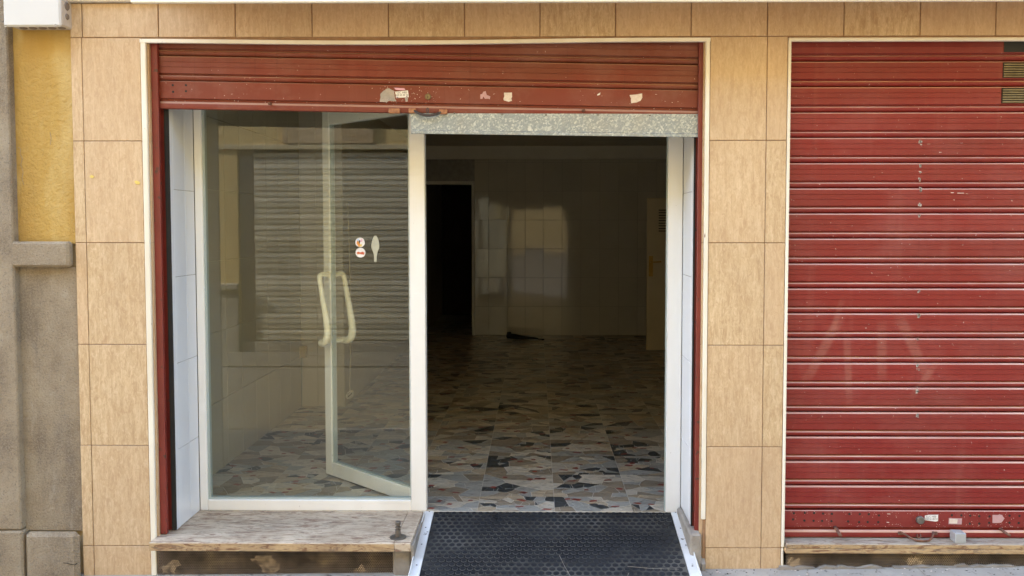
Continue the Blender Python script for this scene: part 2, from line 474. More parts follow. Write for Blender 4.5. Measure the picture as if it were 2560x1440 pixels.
# ------------------------------------------------------------------ mesh helpers
class MB:
    def __init__(s):
        s.v, s.f, s.mi = [], [], []

    def add(s, vs, fs, mi=0):
        o = len(s.v)
        s.v += [tuple(p) for p in vs]
        s.f += [tuple(i + o for i in f) for f in fs]
        s.mi += [mi] * len(fs)
        return s

    def box(s, x0, x1, y0, y1, z0, z1, mi=0, bev=0.0):
        if bev <= 0:
            vs = [(x0, y0, z0), (x1, y0, z0), (x1, y1, z0), (x0, y1, z0), (x0, y0, z1), (x1, y0, z1), (x1, y1, z1), (x0, y1, z1)]
            return s.add(vs, [(0, 3, 2, 1), (4, 5, 6, 7), (0, 1, 5, 4), (1, 2, 6, 5), (2, 3, 7, 6), (3, 0, 4, 7)], mi)
        # chamfered: 24 verts
        b = min(bev, (x1 - x0) * .45, (y1 - y0) * .45, (z1 - z0) * .45)
        xs, ys, zs = (x0, x1), (y0, y1), (z0, z1)
        vs, idx = [], {}
        for i in (0, 1):
            for j in (0, 1):
                for k in (0, 1):
                    sx, sy, sz = (b, -b)[i], (b, -b)[j], (b, -b)[k]
                    for a in range(3):
                        p = [xs[i] + sx, ys[j] + sy, zs[k] + sz]
                        p[a] = (xs[i], ys[j], zs[k])[a]
                        idx[i, j, k, a] = len(vs)
                        vs.append(tuple(p))
        fs = []
        for i in (0, 1):
            q = [idx[i, 0, 0, 0], idx[i, 1, 0, 0], idx[i, 1, 1, 0], idx[i, 0, 1, 0]]
            fs.append(q if i else q[::-1])
            q = [idx[0, i, 0, 1], idx[0, i, 1, 1], idx[1, i, 1, 1], idx[1, i, 0, 1]]
            fs.append(q if i else q[::-1])
            q = [idx[0, 0, i, 2], idx[1, 0, i, 2], idx[1, 1, i, 2], idx[0, 1, i, 2]]
            fs.append(q if i else q[::-1])
        for i in (0, 1):
            for j in (0, 1):
                fs.append([idx[i, j, 0, 0], idx[i, j, 1, 0], idx[i, j, 1, 1], idx[i, j, 0, 1]])
                fs.append([idx[i, 0, j, 0], idx[i, 1, j, 0], idx[i, 1, j, 2], idx[i, 0, j, 2]])
                fs.append([idx[0, i, j, 1], idx[1, i, j, 1], idx[1, i, j, 2], idx[0, i, j, 2]])
        for i in (0, 1):
            for j in (0, 1):
                for k in (0, 1):
                    fs.append([idx[i, j, k, 0], idx[i, j, k, 1], idx[i, j, k, 2]])
        return s.add(vs, fs, mi)

    def extrude_x(s, prof, x0, x1, slope=0.0, mi=0, closed=False, xr=None, caps=True):
        """prof: list of (y,z); swept along x; slope tilts z with x"""
        n = len(prof)
        xr = x0 if xr is None else xr
        vs = [(x0, y, z + slope * (x0 - xr)) for y, z in prof] + [(x1, y, z + slope * (x1 - xr)) for y, z in prof]
        fs = []
        for i in range(n if closed else n - 1):
            j = (i + 1) % n
            fs.append((i, j, n + j, n + i))
        if closed and caps:
            fs.append(tuple(range(n))[::-1]); fs.append(tuple(range(n, 2 * n)))
        return s.add(vs, fs, mi)

    def plate(s, pts, axis, lo, hi, mi=0):
        """polygon pts (2-D) extruded along an axis between lo and hi"""
        n = len(pts)
        def mk(p, h):
            return {'x': (h, p[0], p[1]), 'y': (p[0], h, p[1]), 'z': (p[0], p[1], h)}[axis]
        vs = [mk(p, lo) for p in pts] + [mk(p, hi) for p in pts]
        fs = [tuple(range(n)), tuple(range(n, 2 * n))[::-1]]
        for i in range(n):
            j = (i + 1) % n
            fs.append((i, i + n, j + n, j))
        return s.add(vs, fs, mi)

    def tube(s, path, rad, seg=10, mi=0, cap=True):
        path = [Vector(p) for p in path]
        n = len(path)
        rad = rad if hasattr(rad, '__len__') else [rad] * n
        t0 = (path[1] - path[0]).normalized()
        up = Vector((0, 0, 1)) if abs(t0.z) < 0.9 else Vector((1, 0, 0))
        u = t0.cross(up).normalized()
        vs = []
        for i in range(n):
            t = (path[min(i + 1, n - 1)] - path[max(i - 1, 0)]).normalized()
            u = (u - t * u.dot(t)).normalized()
            v = t.cross(u)
            for k in range(seg):
                a = 2 * math.pi * k / seg
                vs.append(path[i] + (u * math.cos(a) + v * math.sin(a)) * rad[i])
        fs = []
        for i in range(n - 1):
            for k in range(seg):
                k2 = (k + 1) % seg
                fs.append((i * seg + k, i * seg + k2, (i + 1) * seg + k2, (i + 1) * seg + k))
        if cap:
            fs.append(tuple(range(seg))[::-1]); fs.append(tuple(range((n - 1) * seg, n * seg)))
        return s.add(vs, fs, mi)

    def cyl(s, p0, p1, r, seg=16, mi=0):
        return s.tube([p0, p1], r, seg, mi)

    def lathe(s, prof, c, seg=20, axis='z', mi=0):
        vs, fs = [], []
        n = len(prof)
        for r, h in prof:
            for k in range(seg):
                a = 2 * math.pi * k / seg
                ca, sa = r * math.cos(a), r * math.sin(a)
                vs.append({'z': (c[0] + ca, c[1] + sa, c[2] + h), 'y': (c[0] + ca, c[1] + h, c[2] + sa), 'x': (c[0] + h, c[1] + ca, c[2] + sa)}[axis])
        for i in range(n - 1):
            for k in range(seg):
                k2 = (k + 1) % seg
                fs.append((i * seg + k, i * seg + k2, (i + 1) * seg + k2, (i + 1) * seg + k))
        fs.append(tuple(range(seg))[::-1]); fs.append(tuple(range((n - 1) * seg, n * seg)))
        return s.add(vs, fs, mi)

    def transform(s, mtx):
        s.v = [tuple(mtx @ Vector(p)) for p in s.v]
        return s

    def mesh(s, name, mats, smooth=False):
        me = bpy.data.meshes.new(name)
        me.from_pydata(s.v, [], s.f)
        for m in (mats if isinstance(mats, (list, tuple)) else [mats]):
            me.materials.append(m)
        me.polygons.foreach_set('material_index', s.mi)
        if smooth:
            me.polygons.foreach_set('use_smooth', [True] * len(s.f))
        me.update()
        import bmesh
        bm = bmesh.new(); bm.from_mesh(me)
        bmesh.ops.recalc_face_normals(bm, faces=bm.faces)
        bm.to_mesh(me); bm.free()
        return me

    def build(s, name, mats, parent=None, smooth=False, label=None, cat=None, group=None, kind=None):
        o = bpy.data.objects.new(name, s.mesh(name, mats, smooth))
        COL.objects.link(o)
        WM[o.name] = Matrix.Identity(4)
        adopt(o, parent)
        return tag(o, label, cat, group, kind)


WM = {}


def adopt(o, parent):
    if parent is not None:
        o.parent = parent
        o.matrix_parent_inverse = WM[parent.name].inverted()
    return o


def tag(o, label=None, cat=None, group=None, kind=None):
    for k, v in (('label', label), ('category', cat), ('group', group), ('kind', kind)):
        if v:
            o[k] = v
    return o


def thing(name, loc, label, cat, group=None):
    o = bpy.data.objects.new(name, None)
    o.empty_display_size = 0.1
    COL.objects.link(o)
    o.location = loc
    WM[o.name] = Matrix.Translation(Vector(loc))
    return tag(o, label, cat, group)


def place_copy(src, loc, parent, name=None):
    c = src.copy()
    if name:
        c.name = name
    COL.objects.link(c)
    c.location = loc
    WM[c.name] = Matrix.Translation(Vector(loc))
    adopt(c, parent)
    return c


def text_part(txt, size, x, y, z, mat, parent, name='lettering'):
    cu = bpy.data.curves.new('txt', 'FONT')
    cu.body = txt
    cu.size = size
    cu.align_x = 'CENTER'
    cu.align_y = 'CENTER'
    cu.resolution_u = 2
    ob = bpy.data.objects.new('txt', cu)
    COL.objects.link(ob)
    dg = bpy.context.evaluated_depsgraph_get()
    me = bpy.data.meshes.new_from_object(ob.evaluated_get(dg))
    COL.objects.unlink(ob)
    bpy.data.objects.remove(ob)
    me.transform(Matrix.Translation((x, y, z)) @ Matrix.Rotation(math.pi / 2, 4, 'X'))
    me.materials.clear()
    me.materials.append(mat)
    o = bpy.data.objects.new(name, me)
    COL.objects.link(o)
    WM[o.name] = Matrix.Identity(4)
    adopt(o, parent)
    return o


def jag(pts, amt, n=3):
    """roughen a 2-D polygon outline"""
    out = []
    for i, a in enumerate(pts):
        b = pts[(i + 1) % len(pts)]
        for k in range(n):
            t = k / n
            out.append((a[0] + (b[0] - a[0]) * t + random.uniform(-amt, amt), a[1] + (b[1] - a[1]) * t + random.uniform(-amt, amt)))
    return out


# ------------------------------------------------------------------ main measures
FLOOR = 0.128
ROOF = 7.3
ROOF_OPP = 6.5
YG = 0.35                      # plane of the white aluminium glazing
YS = 0.05                      # face of the roller shutters
XL_TILE0, XL_J, XL_T, XL_O = X(190, 0), X(218, 0), X(363, 0), X(377, 0)
XR_O, XR_T, XR_J, XR_T2, XR_O2 = X(1759, 0), X(1770, 0), X(1911, 0), X(1962, 0), X(1969.5, 0)
Z_TOP = Z(5, 0)
Z_ROWS = [Z(y, 0) for y in (92, 351.5, 607, 862.5, 1116, 1368)]
Z_OPEN = Z(105, 0)
X_SHR = 3.35                   # right end of the closed shutter
XRV_L, XRV_R = -1.653, 0.708   # white tiled reveals


def ground_z(x):
    return -0.0215 + 0.0140 * max(-2.6, min(2.6, x))


# ------------------------------------------------------------------ ground
mb = MB()
gx = (-60, -2.6, 2.6, 60)
mb.add([(x, y, ground_z(x) + dz) for x in gx for y, dz in ((-1.95, -.4), (-1.95, 0), (.12, 0))],
       [(3 * q + r, 3 * q + 3 + r, 3 * q + 4 + r, 3 * q + 1 + r) for q in range(3) for r in (0, 1)])
pavement = mb.build('pavement', m_concrete, kind='structure')
# paving slabs next to the shop front, each its own piece
xs = -2.3
i = 0
while xs < 3.4:
    for (ya, yb) in ((-1.02, -0.525), (-0.52, -0.025)):
        x1 = xs + .495
        za, zb = ground_z(xs) + .004, ground_z(x1) + .004
        if not (xs < .75 and x1 > -.62 and yb > -.45):
            b = MB().box(xs, x1, ya, yb, -.02, .004)
            b.v = [(x, y, ground_z(x) + z + random.uniform(-.0008, .0008)) for x, y, z in b.v]
            b.build('paving_slab', m_concrete, pavement)
    xs += .5
road = MB().add([(-60, -4.75, -.045), (60, -4.75, -.045), (60, -1.95, -.045), (-60, -1.95, -.045)], [(0, 1, 2, 3)]).build('street', m_asphalt, kind='structure')
pav2 = MB().box(-60, 60, -5.8, -4.75, -.4, -.030).build('far_pavement', m_asphalt, kind='structure')
MB().add([(-200, -200, -.45), (200, -200, -.45), (200, 200, -.45), (-200, 200, -.45)], [(0, 1, 2, 3)]).build('ground', m_asphalt, kind='structure')

# ------------------------------------------------------------------ shop building
shop = thing('shop_building', (-.2, .2, 0), 'shop front clad in beige travertine tiles around two red shutters', 'building')
# cores
pil_l = MB().box(XL_TILE0, XL_T + .012, .006, .11, -.12, Z_TOP).build('pilaster', m_grout_tan, shop)
pil_r = MB().box(XR_T - .012, XR_T2 + .004, .006, .11, -.12, Z_TOP).build('pilaster', m_grout_tan, shop)
pil_e = MB().box(X_SHR, X_SHR + .45, .006, .11, -.12, Z_TOP).build('pilaster', m_grout_tan, shop)
lintel = MB().box(XL_T + .012, XR_T - .012, .006, .042, Z_OPEN + .006, Z_TOP - .001).box(XR_T2 + .004, X_SHR, .006, .042, Z_OPEN + .006, Z_TOP - .001).build('lintel', m_grout_tan, shop)


def tile(x0, x1, z0, z1, parent, g=.0014, y=0.0, mat=None):
    d = random.uniform(-.0006, .0006)
    return MB().box(x0 + g, x1 - g, y + d, y + .012, z0 + g, z1 - g, bev=.0016).build('tile', mat or m_trav, parent)


# pilaster tiles
rows = Z_ROWS + [-.09]
for k in range(len(rows) - 1):
    zt, zb = rows[k], rows[k + 1]
    if k == len(rows) - 2:
        zr = ground_z(1.0) - .004
    else:
        zr = zb
    tile(XL_TILE0, XL_J, zb, zt, pil_l); tile(XL_J, XL_T, zb, zt, pil_l)
    tile(XR_T, XR_J, zr, zt, pil_r); tile(XR_J, XR_T2, zr, zt, pil_r)
    tile(X_SHR + .012, X_SHR + .34, zr, zt, pil_e)
blob_pts = [[(224, 441), (229, 437), (236, 441), (232, 445), (226, 444)], [(336, 454), (341, 451), (351, 456), (348, 461), (340, 460)]]
for bp in blob_pts:
    MB().plate([(P(a_, b_, -.001).x, P(a_, b_, -.001).z) for a_, b_ in bp], 'y', -.0022, -.0008).build('paint_spot', m_yel, pil_l)
# header tiles
hx = [XL_TILE0] + [X(p, 0, 60) for p in (205, 396, 588, 780, 971, 1161, 1350, 1539, 1728, 1919, 2110, 2301, 2490)]
st = hx[-1] - hx[-2]
hx += [hx[-1] + st * q for q in (1, 2, 3)]
for a, b in zip(hx[:-1], hx[1:]):
    tile(a, b, Z_ROWS[0], Z_TOP, lintel, g=.0021)
# reveal of beige tile on both sides of the open bay (narrow returns)
for k in range(len(rows) - 1):
    zt, zb = rows[k], max(rows[k + 1], -.08)
    MB().box(XL_T + .012, XL_O + .006, .013, .07, zb + .001, zt - .001 if k else Z_OPEN).build('tile', m_trav, pil_l)
    MB().box(XR_O - .006, XR_T - .012, .013, .07, zb + .001, zt - .001 if k else Z_OPEN).build('tile', m_trav, pil_r)


def trim_path(pts, w=.017):
    return pts


# white corner trims
MB().box(XL_T + .001, XL_O, -.004, .012, -.09, Z_OPEN + .017, bev=.003).build('edge_trim', m_trim, shop)
zc = Z(1297, 0)
MB().box(XR_O, XR_T - .001, -.004, .012, zc, Z_OPEN + .017, bev=.003).build('edge_trim', m_trim, shop)
MB().box(XR_T2 + .001, XR_O2 + .001, -.004, .012, Z(1366, 0), Z_OPEN + .017, bev=.003).build('edge_trim', m_trim, shop)
MB().box(XR_T2 + .001, XR_O2 - .002, -.003, .012, ground_z(1), Z(1368, 0), bev=.003).build('edge_trim', m_trim, shop, label='broken lower end of the white edge trim')
# top trim of the open bay sags away from the tiles
mb = MB()
n = 24
for i in range(n):
    xa, xb = XL_T + (XR_T - XL_T) * i / n, XL_T + (XR_T - XL_T) * (i + 1) / n
    def sag(x):
        t = (x - XL_T) / (XR_T - XL_T)
        return -.010 * math.sin(math.pi * min(1, t * 1.15)) ** 1.4 if t < .87 else 0
    vs = []
    for xx in (xa, xb):
        s_ = sag(xx)
        vs += [(xx, -.006, Z_OPEN + s_), (xx, -.006, Z_OPEN + .016 + s_), (xx, .012, Z_OPEN + .016 + s_), (xx, .012, Z_OPEN + s_)]
    fs = [(0, 1, 5, 4), (1, 2, 6, 5), (2, 3, 7, 6), (3, 0, 4, 7)]
    if i == 0: fs.append((0, 3, 2, 1))
    if i == n - 1: fs.append((4, 5, 6, 7))
    mb.add(vs, fs)
mb.build('edge_trim', m_trim, shop, label='white edge trim sagging from the header tiles')
MB().box(XR_T2 + .001, X_SHR, -.006, .012, Z_OPEN, Z_OPEN + .016, bev=.003).build('edge_trim', m_trim, shop)
# cornice and balcony above
MB().box(XL_TILE0 - .0, 8, -.030, .05, Z_TOP + .002, Z_TOP + .10, bev=.006).build('cornice', m_corn, shop)
XCN = X(335, -.30, 10)
MB().box(XCN, 8, -.290, -.031, Z_TOP + .075, Z_TOP + .25, bev=.01).build('canopy', m_balc, shop)
MB().box(XCN, 8, -.2905, -.2895, Z(4.5, -.31) + .01, Z_TOP + .074).build('added_bounce_lining', m_balc, shop)  # unseen sheet added to bounce orange light onto the header
MB().box(XCN - .01, 8, -.310, -.291, Z(4.5, -.31), Z_TOP + .27, bev=.004).build('canopy_fascia', m_corn, shop)
MB().box(XL_TILE0, 8, .05, 8.0, 2.62, ROOF).build('upper_storeys', m_ext, shop)
MB().box(XL_TILE0, 8, .03, .05, Z_TOP + .10, ROOF).build('upper_wall', m_ext, shop)
MB().box(X_SHR + .45, 8, .006, .5, -.2, Z_TOP).build('wall', m_ext, shop)

# ------------------------------------------------------------------ white tiled reveals + soffit of the entrance
ZSOF = 2.36
rv = MB().box(XRV_L - .16, XRV_L - .006, .125, YG + .06, -.05, ZSOF).build('reveal_wall', m_grout, shop)
rv2 = MB().box(XRV_R + .006, XRV_R + .16, .125, YG + .06, -.05, ZSOF).build('reveal_wall', m_grout, shop)
MB().box(XRV_L - .16, XRV_R + .16, .075, YG + .12, ZSOF, 2.619).build('soffit', m_ceil, shop)
zj = [Z(1340, .12) * 0 + FLOOR, .49, .885, 1.278, 1.673, 2.068, ZSOF]
zj = [FLOOR, Z(1120, .14, 420), Z(907, .14, 410), Z(692, .14, 407), Z(474, .14, 402), ZSOF]
YJ = [.118, .245, YG]
for a, b in zip(zj[:-1], zj[1:]):
    for ya, yb in zip(YJ[:-1], YJ[1:]):
        t = MB().box(XRV_L - .006, XRV_L, ya + .001, yb - .001, a + .001, b - .001, bev=.001).build('tile', m_white_tile, rv)
zj2 = [FLOOR + .03, Z(1112, .2, 1720), Z(900, .2, 1720), Z(690, .2, 1720), Z(481, .2, 1720), ZSOF]
YJ = [.118, .135, YG]
for a, b in zip(zj2[:-1], zj2[1:]):
    for ya, yb in zip(YJ[:-1], YJ[1:]):
        MB().box(XRV_R, XRV_R + .006, ya + .001, yb - .001, a + .001, b - .001, bev=.001).build('tile', m_white_tile, rv2)
# mortar toe under the right reveal
MB().box(XRV_R - .02, XRV_R + .03, -.02, YG - .01, -.12, FLOOR + .028, bev=.008).build('mortar_toe', m_mortar, shop)
MB().plate([(-.02, -.08), (-.02, .02), (.09, .09), (.09, -.08)], 'x', XRV_R + .031, XR_T - .002).build('mortar_toe', m_mortar, shop)

# ------------------------------------------------------------------ interior
XW_L, XW_L2, XW_R, Y_STEP, Y_BACK, Z_CEIL = -1.81, -1.48, 2.25, 2.70, 6.93, 2.53
floor = MB().add([(-1.95, YG, FLOOR - .0012), (2.5, YG, FLOOR - .0012), (2.5, 9.5, FLOOR - .0012), (-1.95, 9.5, FLOOR - .0012),
                  (-1.95, YG, -.1), (2.5, YG, -.1)], [(0, 1, 2, 3), (0, 4, 5, 1)]).build('shop_floor', m_fgrout, kind='structure')
MB().box(-2.1, 2.6, YG + .12, 9.6, Z_CEIL, 2.618).build('shop_ceiling', m_ceil, kind='structure')
MB().box(XW_L2, XW_R, Y_BACK - .10, Y_BACK + .02, Z_CEIL - .16, Z_CEIL).build('ceiling_beam', m_ceil, kind='structure')
wl = MB().box(XW_L - .15, XW_L - .007, YG + .02, Y_STEP, -.05, Z_CEIL).build('shop_wall_left', m_side_grout, kind='structure')
wf = MB().box(XW_L - .15, XW_L2, Y_STEP + .007, Y_STEP + .2, -.05, Z_CEIL).box(XW_L2 - .15, XW_L2, Y_STEP + .2, 9.5, -.05, Z_CEIL).build('shop_wall_step', m_side_grout, kind='structure')
wr = MB().box(XW_R, XW_R + .15, YG + .06, 9.5, -.05, Z_CEIL).build('shop_wall_right', m_ceil, kind='structure')
MB().box(XRV_R + .16, XW_R + .15, YG, YG + .06, -.05, 2.62).box(XW_L - .15, XRV_L - .16, YG - .1, YG + .02, -.05, 2.62).build('shop_wall_front', m_ceil, kind='structure')
# back wall with a dark doorway on its left
XD0, XD1, ZD = -1.42, X(1180, Y_BACK), Z(461, Y_BACK, 1100)
XE0 = X(1664, Y_BACK)
wb = MB().box(XD1, XE0, Y_BACK + .007, Y_BACK + .15, -.05, Z_CEIL).box(XW_L2, XD1, Y_BACK + .007, Y_BACK + .15, ZD, Z_CEIL).box(XW_L2, XD0, Y_BACK + .007, Y_BACK + .15, -.05, ZD).box(XE0, XW_R, Y_BACK + .007, Y_BACK + .15, 2.15, Z_CEIL).build('shop_wall_back', m_grout, kind='structure')
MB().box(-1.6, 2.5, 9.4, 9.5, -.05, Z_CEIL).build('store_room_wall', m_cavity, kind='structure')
df = thing('door_frame', ((XD0 + XD1) / 2, Y_BACK, FLOOR), 'pale frame around the dark doorway in the back wall', 'door frame')
MB().box(XD1 - .002, XD1 + .035, Y_BACK - .014, Y_BACK + .16, FLOOR, ZD + .04, bev=.003).build('jamb', m_ceil, df)
MB().box(XD0 - .035, XD1 - .003, Y_BACK - .014, Y_BACK + .16, ZD - .002, ZD + .04, bev=.003).build('head', m_ceil, df)
MB().box(XD0 - .035, XD0 + .002, Y_BACK - .014, Y_BACK + .16, FLOOR, ZD - .003, bev=.003).build('jamb', m_ceil, df)


def wall_tile_y(x0, x1, y, z0, z1, parent, g=.0014, wob=.0012):
    """tile facing -y with a tiny individual tilt"""
    b = MB().box(x0 + g, x1 - g, y, y + .007, z0 + g, z1 - g, bev=.0012)
    cx, cz = (x0 + x1) / 2, (z0 + z1) / 2
    ax, az = random.uniform(-wob, wob), random.uniform(-wob, wob)
    b.v = [(x, yy + (x - cx) * ax * 6 + (z - cz) * az * 6, z) for x, yy, z in b.v]
    return b.build('tile', m_back_tile, parent)


tx = [XD1 + .036] + [X(p, Y_BACK) for p in (1222, 1268, 1313, 1358, 1405)]
pw = tx[-1] - tx[-2]
while tx[-1] + pw < XE0:
    tx.append(tx[-1] + pw)
tx.append(XE0)
tz = [FLOOR, Z(766, Y_BACK), Z(694, Y_BACK), Z(622, Y_BACK), Z(550, Y_BACK), Z(478, Y_BACK), Z(406, Y_BACK), Z_CEIL - .002]
for a, b in zip(tx[:-1], tx[1:]):
    for c, d in zip(tz[:-1], tz[1:]):
        wall_tile_y(a, b, Y_BACK, c, d, wb)
yy = YG + .06
while yy < Y_STEP - .02:
    y2 = min(yy + .25, Y_STEP)
    for c in range(6):
        z0, z1 = FLOOR + .4 * c, min(FLOOR + .4 * (c + 1), Z_CEIL)
        MB().box(XW_L - .007, XW_L, yy + .0014, y2 - .0014, z0 + .0014, z1 - .0014, bev=.0012).build('tile', m_side_tile, wl)
    yy = y2
for a, b in ((XW_L + .001, XW_L + .125), (XW_L + .125, XW_L2)):
    for c in range(6):
        wall_tile_y(a, b, Y_STEP, FLOOR + .4 * c, min(FLOOR + .4 * (c + 1), Z_CEIL), wf)


# ------------------------------------------------------------------ broken-marble floor tiles
def clip(poly, nx, ny, d):
    out = []
    L = len(poly)
    for i in range(L):
        a, b = poly[i], poly[(i + 1) % L]
        da, db = a[0] * nx + a[1] * ny - d, b[0] * nx + b[1] * ny - d
        if da <= 0:
            out.append(a)
        if (da < 0 < db) or (db < 0 < da):
            t = da / (da - db)
            out.append((a[0] + (b[0] - a[0]) * t, a[1] + (b[1] - a[1]) * t))
    return out


def voronoi(rect, seeds, gap, ax=1.0):
    cells = []
    for i, (sx, sy) in enumerate(seeds):
        p = list(rect)
        for j, (qx, qy) in enumerate(seeds):
            if i == j:
                continue
            nx, ny = (qx - sx), (qy - sy) * ax
            L = math.hypot(nx, ny)
            if L < 1e-6:
                continue
            nx, ny = nx / L, ny / L
            mx, my = (sx + qx) / 2, (sy + qy) / 2
            p = clip(p, nx, ny, mx * nx + my * ny - gap)
            if len(p) < 3:
                break
        if len(p) >= 3:
            cells.append(p)
    return cells


frnd = random.Random(11)
T = .382
fx0 = X(1201, YG) - 3 * T - .02
stones = []
for r in range(int((Y_BACK - YG) / T) + 5):
    for c in range(12):
        x0, y0 = fx0 - T * 1 + c * T, YG + .002 - .16 + r * T
        x1, y1 = x0 + T, y0 + T
        y0c = max(y0, YG + .002)
        if x1 < -1.9 or x0 > 2.3 or (y0 > Y_STEP + .2 and x1 < XW_L2):
            continue
        g = .0010
        rect = [(x0 + g, y0c + g), (x1 - g, y0c + g), (x1 - g, y1 - g), (x0 + g, y1 - g)]
        ns = frnd.randint(17, 25)
        seeds = [(frnd.uniform(x0, x1), frnd.uniform(y0c, y1)) for _ in range(ns)]
        for cell in voronoi(rect, seeds, .0015, frnd.uniform(1.3, 1.9)):
            u = frnd.random()
            cx = sum(p[0] for p in cell) / len(cell); cy = sum(p[1] for p in cell) / len(cell)
            if u < .17:        # shattered dark or brown stone
                mi = 3 if frnd.random() < .8 else 5
                sd2 = [(cx + frnd.gauss(0, .035), cy + frnd.gauss(0, .035)) for _ in range(frnd.randint(4, 8))]
                for q in voronoi(cell, sd2, .0011):
                    stones.append((q, mi if frnd.random() < .85 else 1))
            elif u < .48:
                sd2 = [(cx + frnd.gauss(0, .05), cy + frnd.gauss(0, .04)) for _ in range(frnd.randint(2, 5))]
                mi = frnd.choice([0, 1, 1, 2, 5, 5])
                for q in voronoi(cell, sd2, .0009, 1.4):
                    stones.append((q, mi))
            else:
                stones.append((cell, frnd.choices([0, 1, 2, 5], [38, 27, 16, 19])[0]))
        for _ in range(frnd.randint(3, 6)):     # red chips
            cx, cy = frnd.uniform(x0 + .03, x1 - .03), frnd.uniform(y0c + .02, y1 - .02)
            a0 = frnd.uniform(-.5, .5)
            L, Wd = frnd.uniform(.013, .028), frnd.uniform(.008, .016)
            q = []
            for (uu, vv) in ((-L, -Wd * .6), (L * .7, -Wd), (L, Wd * .7), (-L * .5, Wd)):
                q.append((cx + uu * math.cos(a0) - vv * math.sin(a0), cy + uu * math.sin(a0) + vv * math.cos(a0)))
            stones.append((q, 4))


def area(p):
    return abs(sum(p[i][0] * p[(i + 1) % len(p)][1] - p[(i + 1) % len(p)][0] * p[i][1] for i in range(len(p)))) / 2


def score(sn):
    p, mi = sn
    cx = sum(q[0] for q in p) / len(p); cy = sum(q[1] for q in p) / len(p)
    d = cy - CAM.y
    px = 1340 + cx / d * F_PX
    vis = 1.0 if 1064 < px < 1668 else (.25 if 520 < px < 1025 else 0.0)
    return vis * area(p) / d ** 3


stones = [s_ for s_ in stones if len(s_[0]) >= 3 and area(s_[0]) > 2e-6]
stones.sort(key=score, reverse=True)
for p, mi in stones[:300]:
    zt = FLOOR + (.0004 if mi == 4 else 0)
    MB().plate(p, 'z', FLOOR - .003, zt).build('marble_piece', STONES[mi], floor)
mb = MB()
for p, mi in stones[300:]:
    n = len(p)
    zt = FLOOR + (.0004 if mi == 4 else 0)
    mb.add([(q[0], q[1], zt) for q in p] + [(q[0], q[1], zt - .003) for q in p], [tuple(range(n))] + [(k, (k + 1) % n, n + (k + 1) % n, n + k) for k in range(n)], mi)
mb.build('marble_pieces', STONES, floor, kind='stuff')

# ------------------------------------------------------------------ glazing
win = thing('shop_window', ((XRV_L - .56) / 2, YG, FLOOR), 'white framed shop window pane left of the open doorway', 'window')
xs0, xs1, xm0, xm1, xj0, xj1 = XRV_L + .001, X(518, YG, 1200), X(1025, YG, 800), X(1063.5, YG, 800), X(1668, YG, 800), XRV_R - .001
ztop = 2.34
zr1 = Z(1252, YG)
MB().box(xs0, xs1, YG, YG + .05, FLOOR, ztop, bev=.003).build('stile', m_alu, win)
MB().box(xm0, xm1, YG, YG + .055, FLOOR, ztop, bev=.003).build('mullion', m_alu, win)
MB().box(xs1 + .0005, xm0 - .0005, YG + .001, YG + .05, FLOOR, zr1, bev=.003).build('bottom_rail', m_alu, win)
MB().box(xs1 + .0005, xm0 - .0005, YG + .001, YG + .05, ztop - .05, ztop, bev=.003).build('top_rail', m_alu, win)
MB().box(xs1, xs1 + .011, YG + .012, YG + .04, zr1, ztop - .05).box(xs1 + .011, xm0, YG + .012, YG + .04, zr1, zr1 + .009).box(xm0 - .004, xm0, YG + .014, YG + .04, zr1 + .009, ztop - .05).build('glazing_bead', m_bead, win)
YP = YG + .022
MB().box(xs1 + .0112, xm0 - .0042, YP, YP + .006, zr1 + .0092, ztop - .051).build('pane', m_glass, win)
ent = thing('entrance_frame', (.68, YG, FLOOR), 'white aluminium door post right of the open doorway', 'door frame')
MB().box(xj0, xj1, YG, YG + .055, FLOOR - .003, ztop, bev=.003).build('post', m_alu, ent)
MB().box(xm1 + .001, xj0 - .001, YG + .002, YG + .052, ztop - .05, ztop, bev=.003).build('transom', m_alu, ent)
MB().box(xj0 - .005, xj0 - .0005, YG + .012, YG + .03, FLOOR, ztop - .051).build('seal', m_bead, ent)


def disc(px, py, rpx, Y, th, mat, name, parent, cut=False, label=None, seg=26):
    c = P(px, py, Y)
    r = rpx / (F_PX / (Y - CAM.y))
    pts = []
    for k in range(seg):
        a = 2 * math.pi * k / seg
        rr = r * (.93 if cut and -0.6 < a < .5 else 1)
        pts.append((c.x + rr * math.cos(a), c.z + rr * math.sin(a)))
    return MB().plate(pts, 'y', Y - th, Y).build(name, mat, parent, label=label)


def blob(pxpts, Y, th, mat, name, parent, label=None, j=0.0, n=1):
    pts = [(P(a, b, Y).x, P(a, b, Y).z) for a, b in pxpts]
    if j:
        pts = jag(pts, j, n)
    return MB().plate(pts, 'y', Y - th, Y).build(name, mat, parent, label=label)


YQ = YP - .0006
s1 = disc(900.5, 606, 12, YQ, .0008, m_sticker, 'sticker', win, True, 'round white sticker with orange and blue print')
blob([(891, 608), (894, 600), (899, 607), (903, 616), (897, 617)], YQ - .0012, .0004, m_orange, 'print', s1)
blob([(893, 598), (898, 596), (898, 603), (894, 604)], YQ - .0012, .0004, m_blue, 'print', s1)
blob([(898, 600), (901, 602), (899, 609), (897, 609)], YQ - .0017, .0004, m_ink, 'print', s1)
blob([(900, 612), (905, 610), (904, 616), (899, 616)], YQ - .0017, .0004, m_yel, 'print', s1)
blob([(902, 599), (906, 597), (905, 605), (901, 604)], YQ - .0012, .0004, m_pink, 'print', s1)
s2 = disc(901.3, 631.7, 12.4, YQ, .0008, m_sticker, 'sticker', win, False, 'round white sticker with a red band')
blob([(892, 631), (896, 629), (901, 631), (907, 629), (911, 632), (910, 637), (901, 635), (893, 636)], YQ - .0012, .0004, m_redprint, 'print', s2)
sp = []
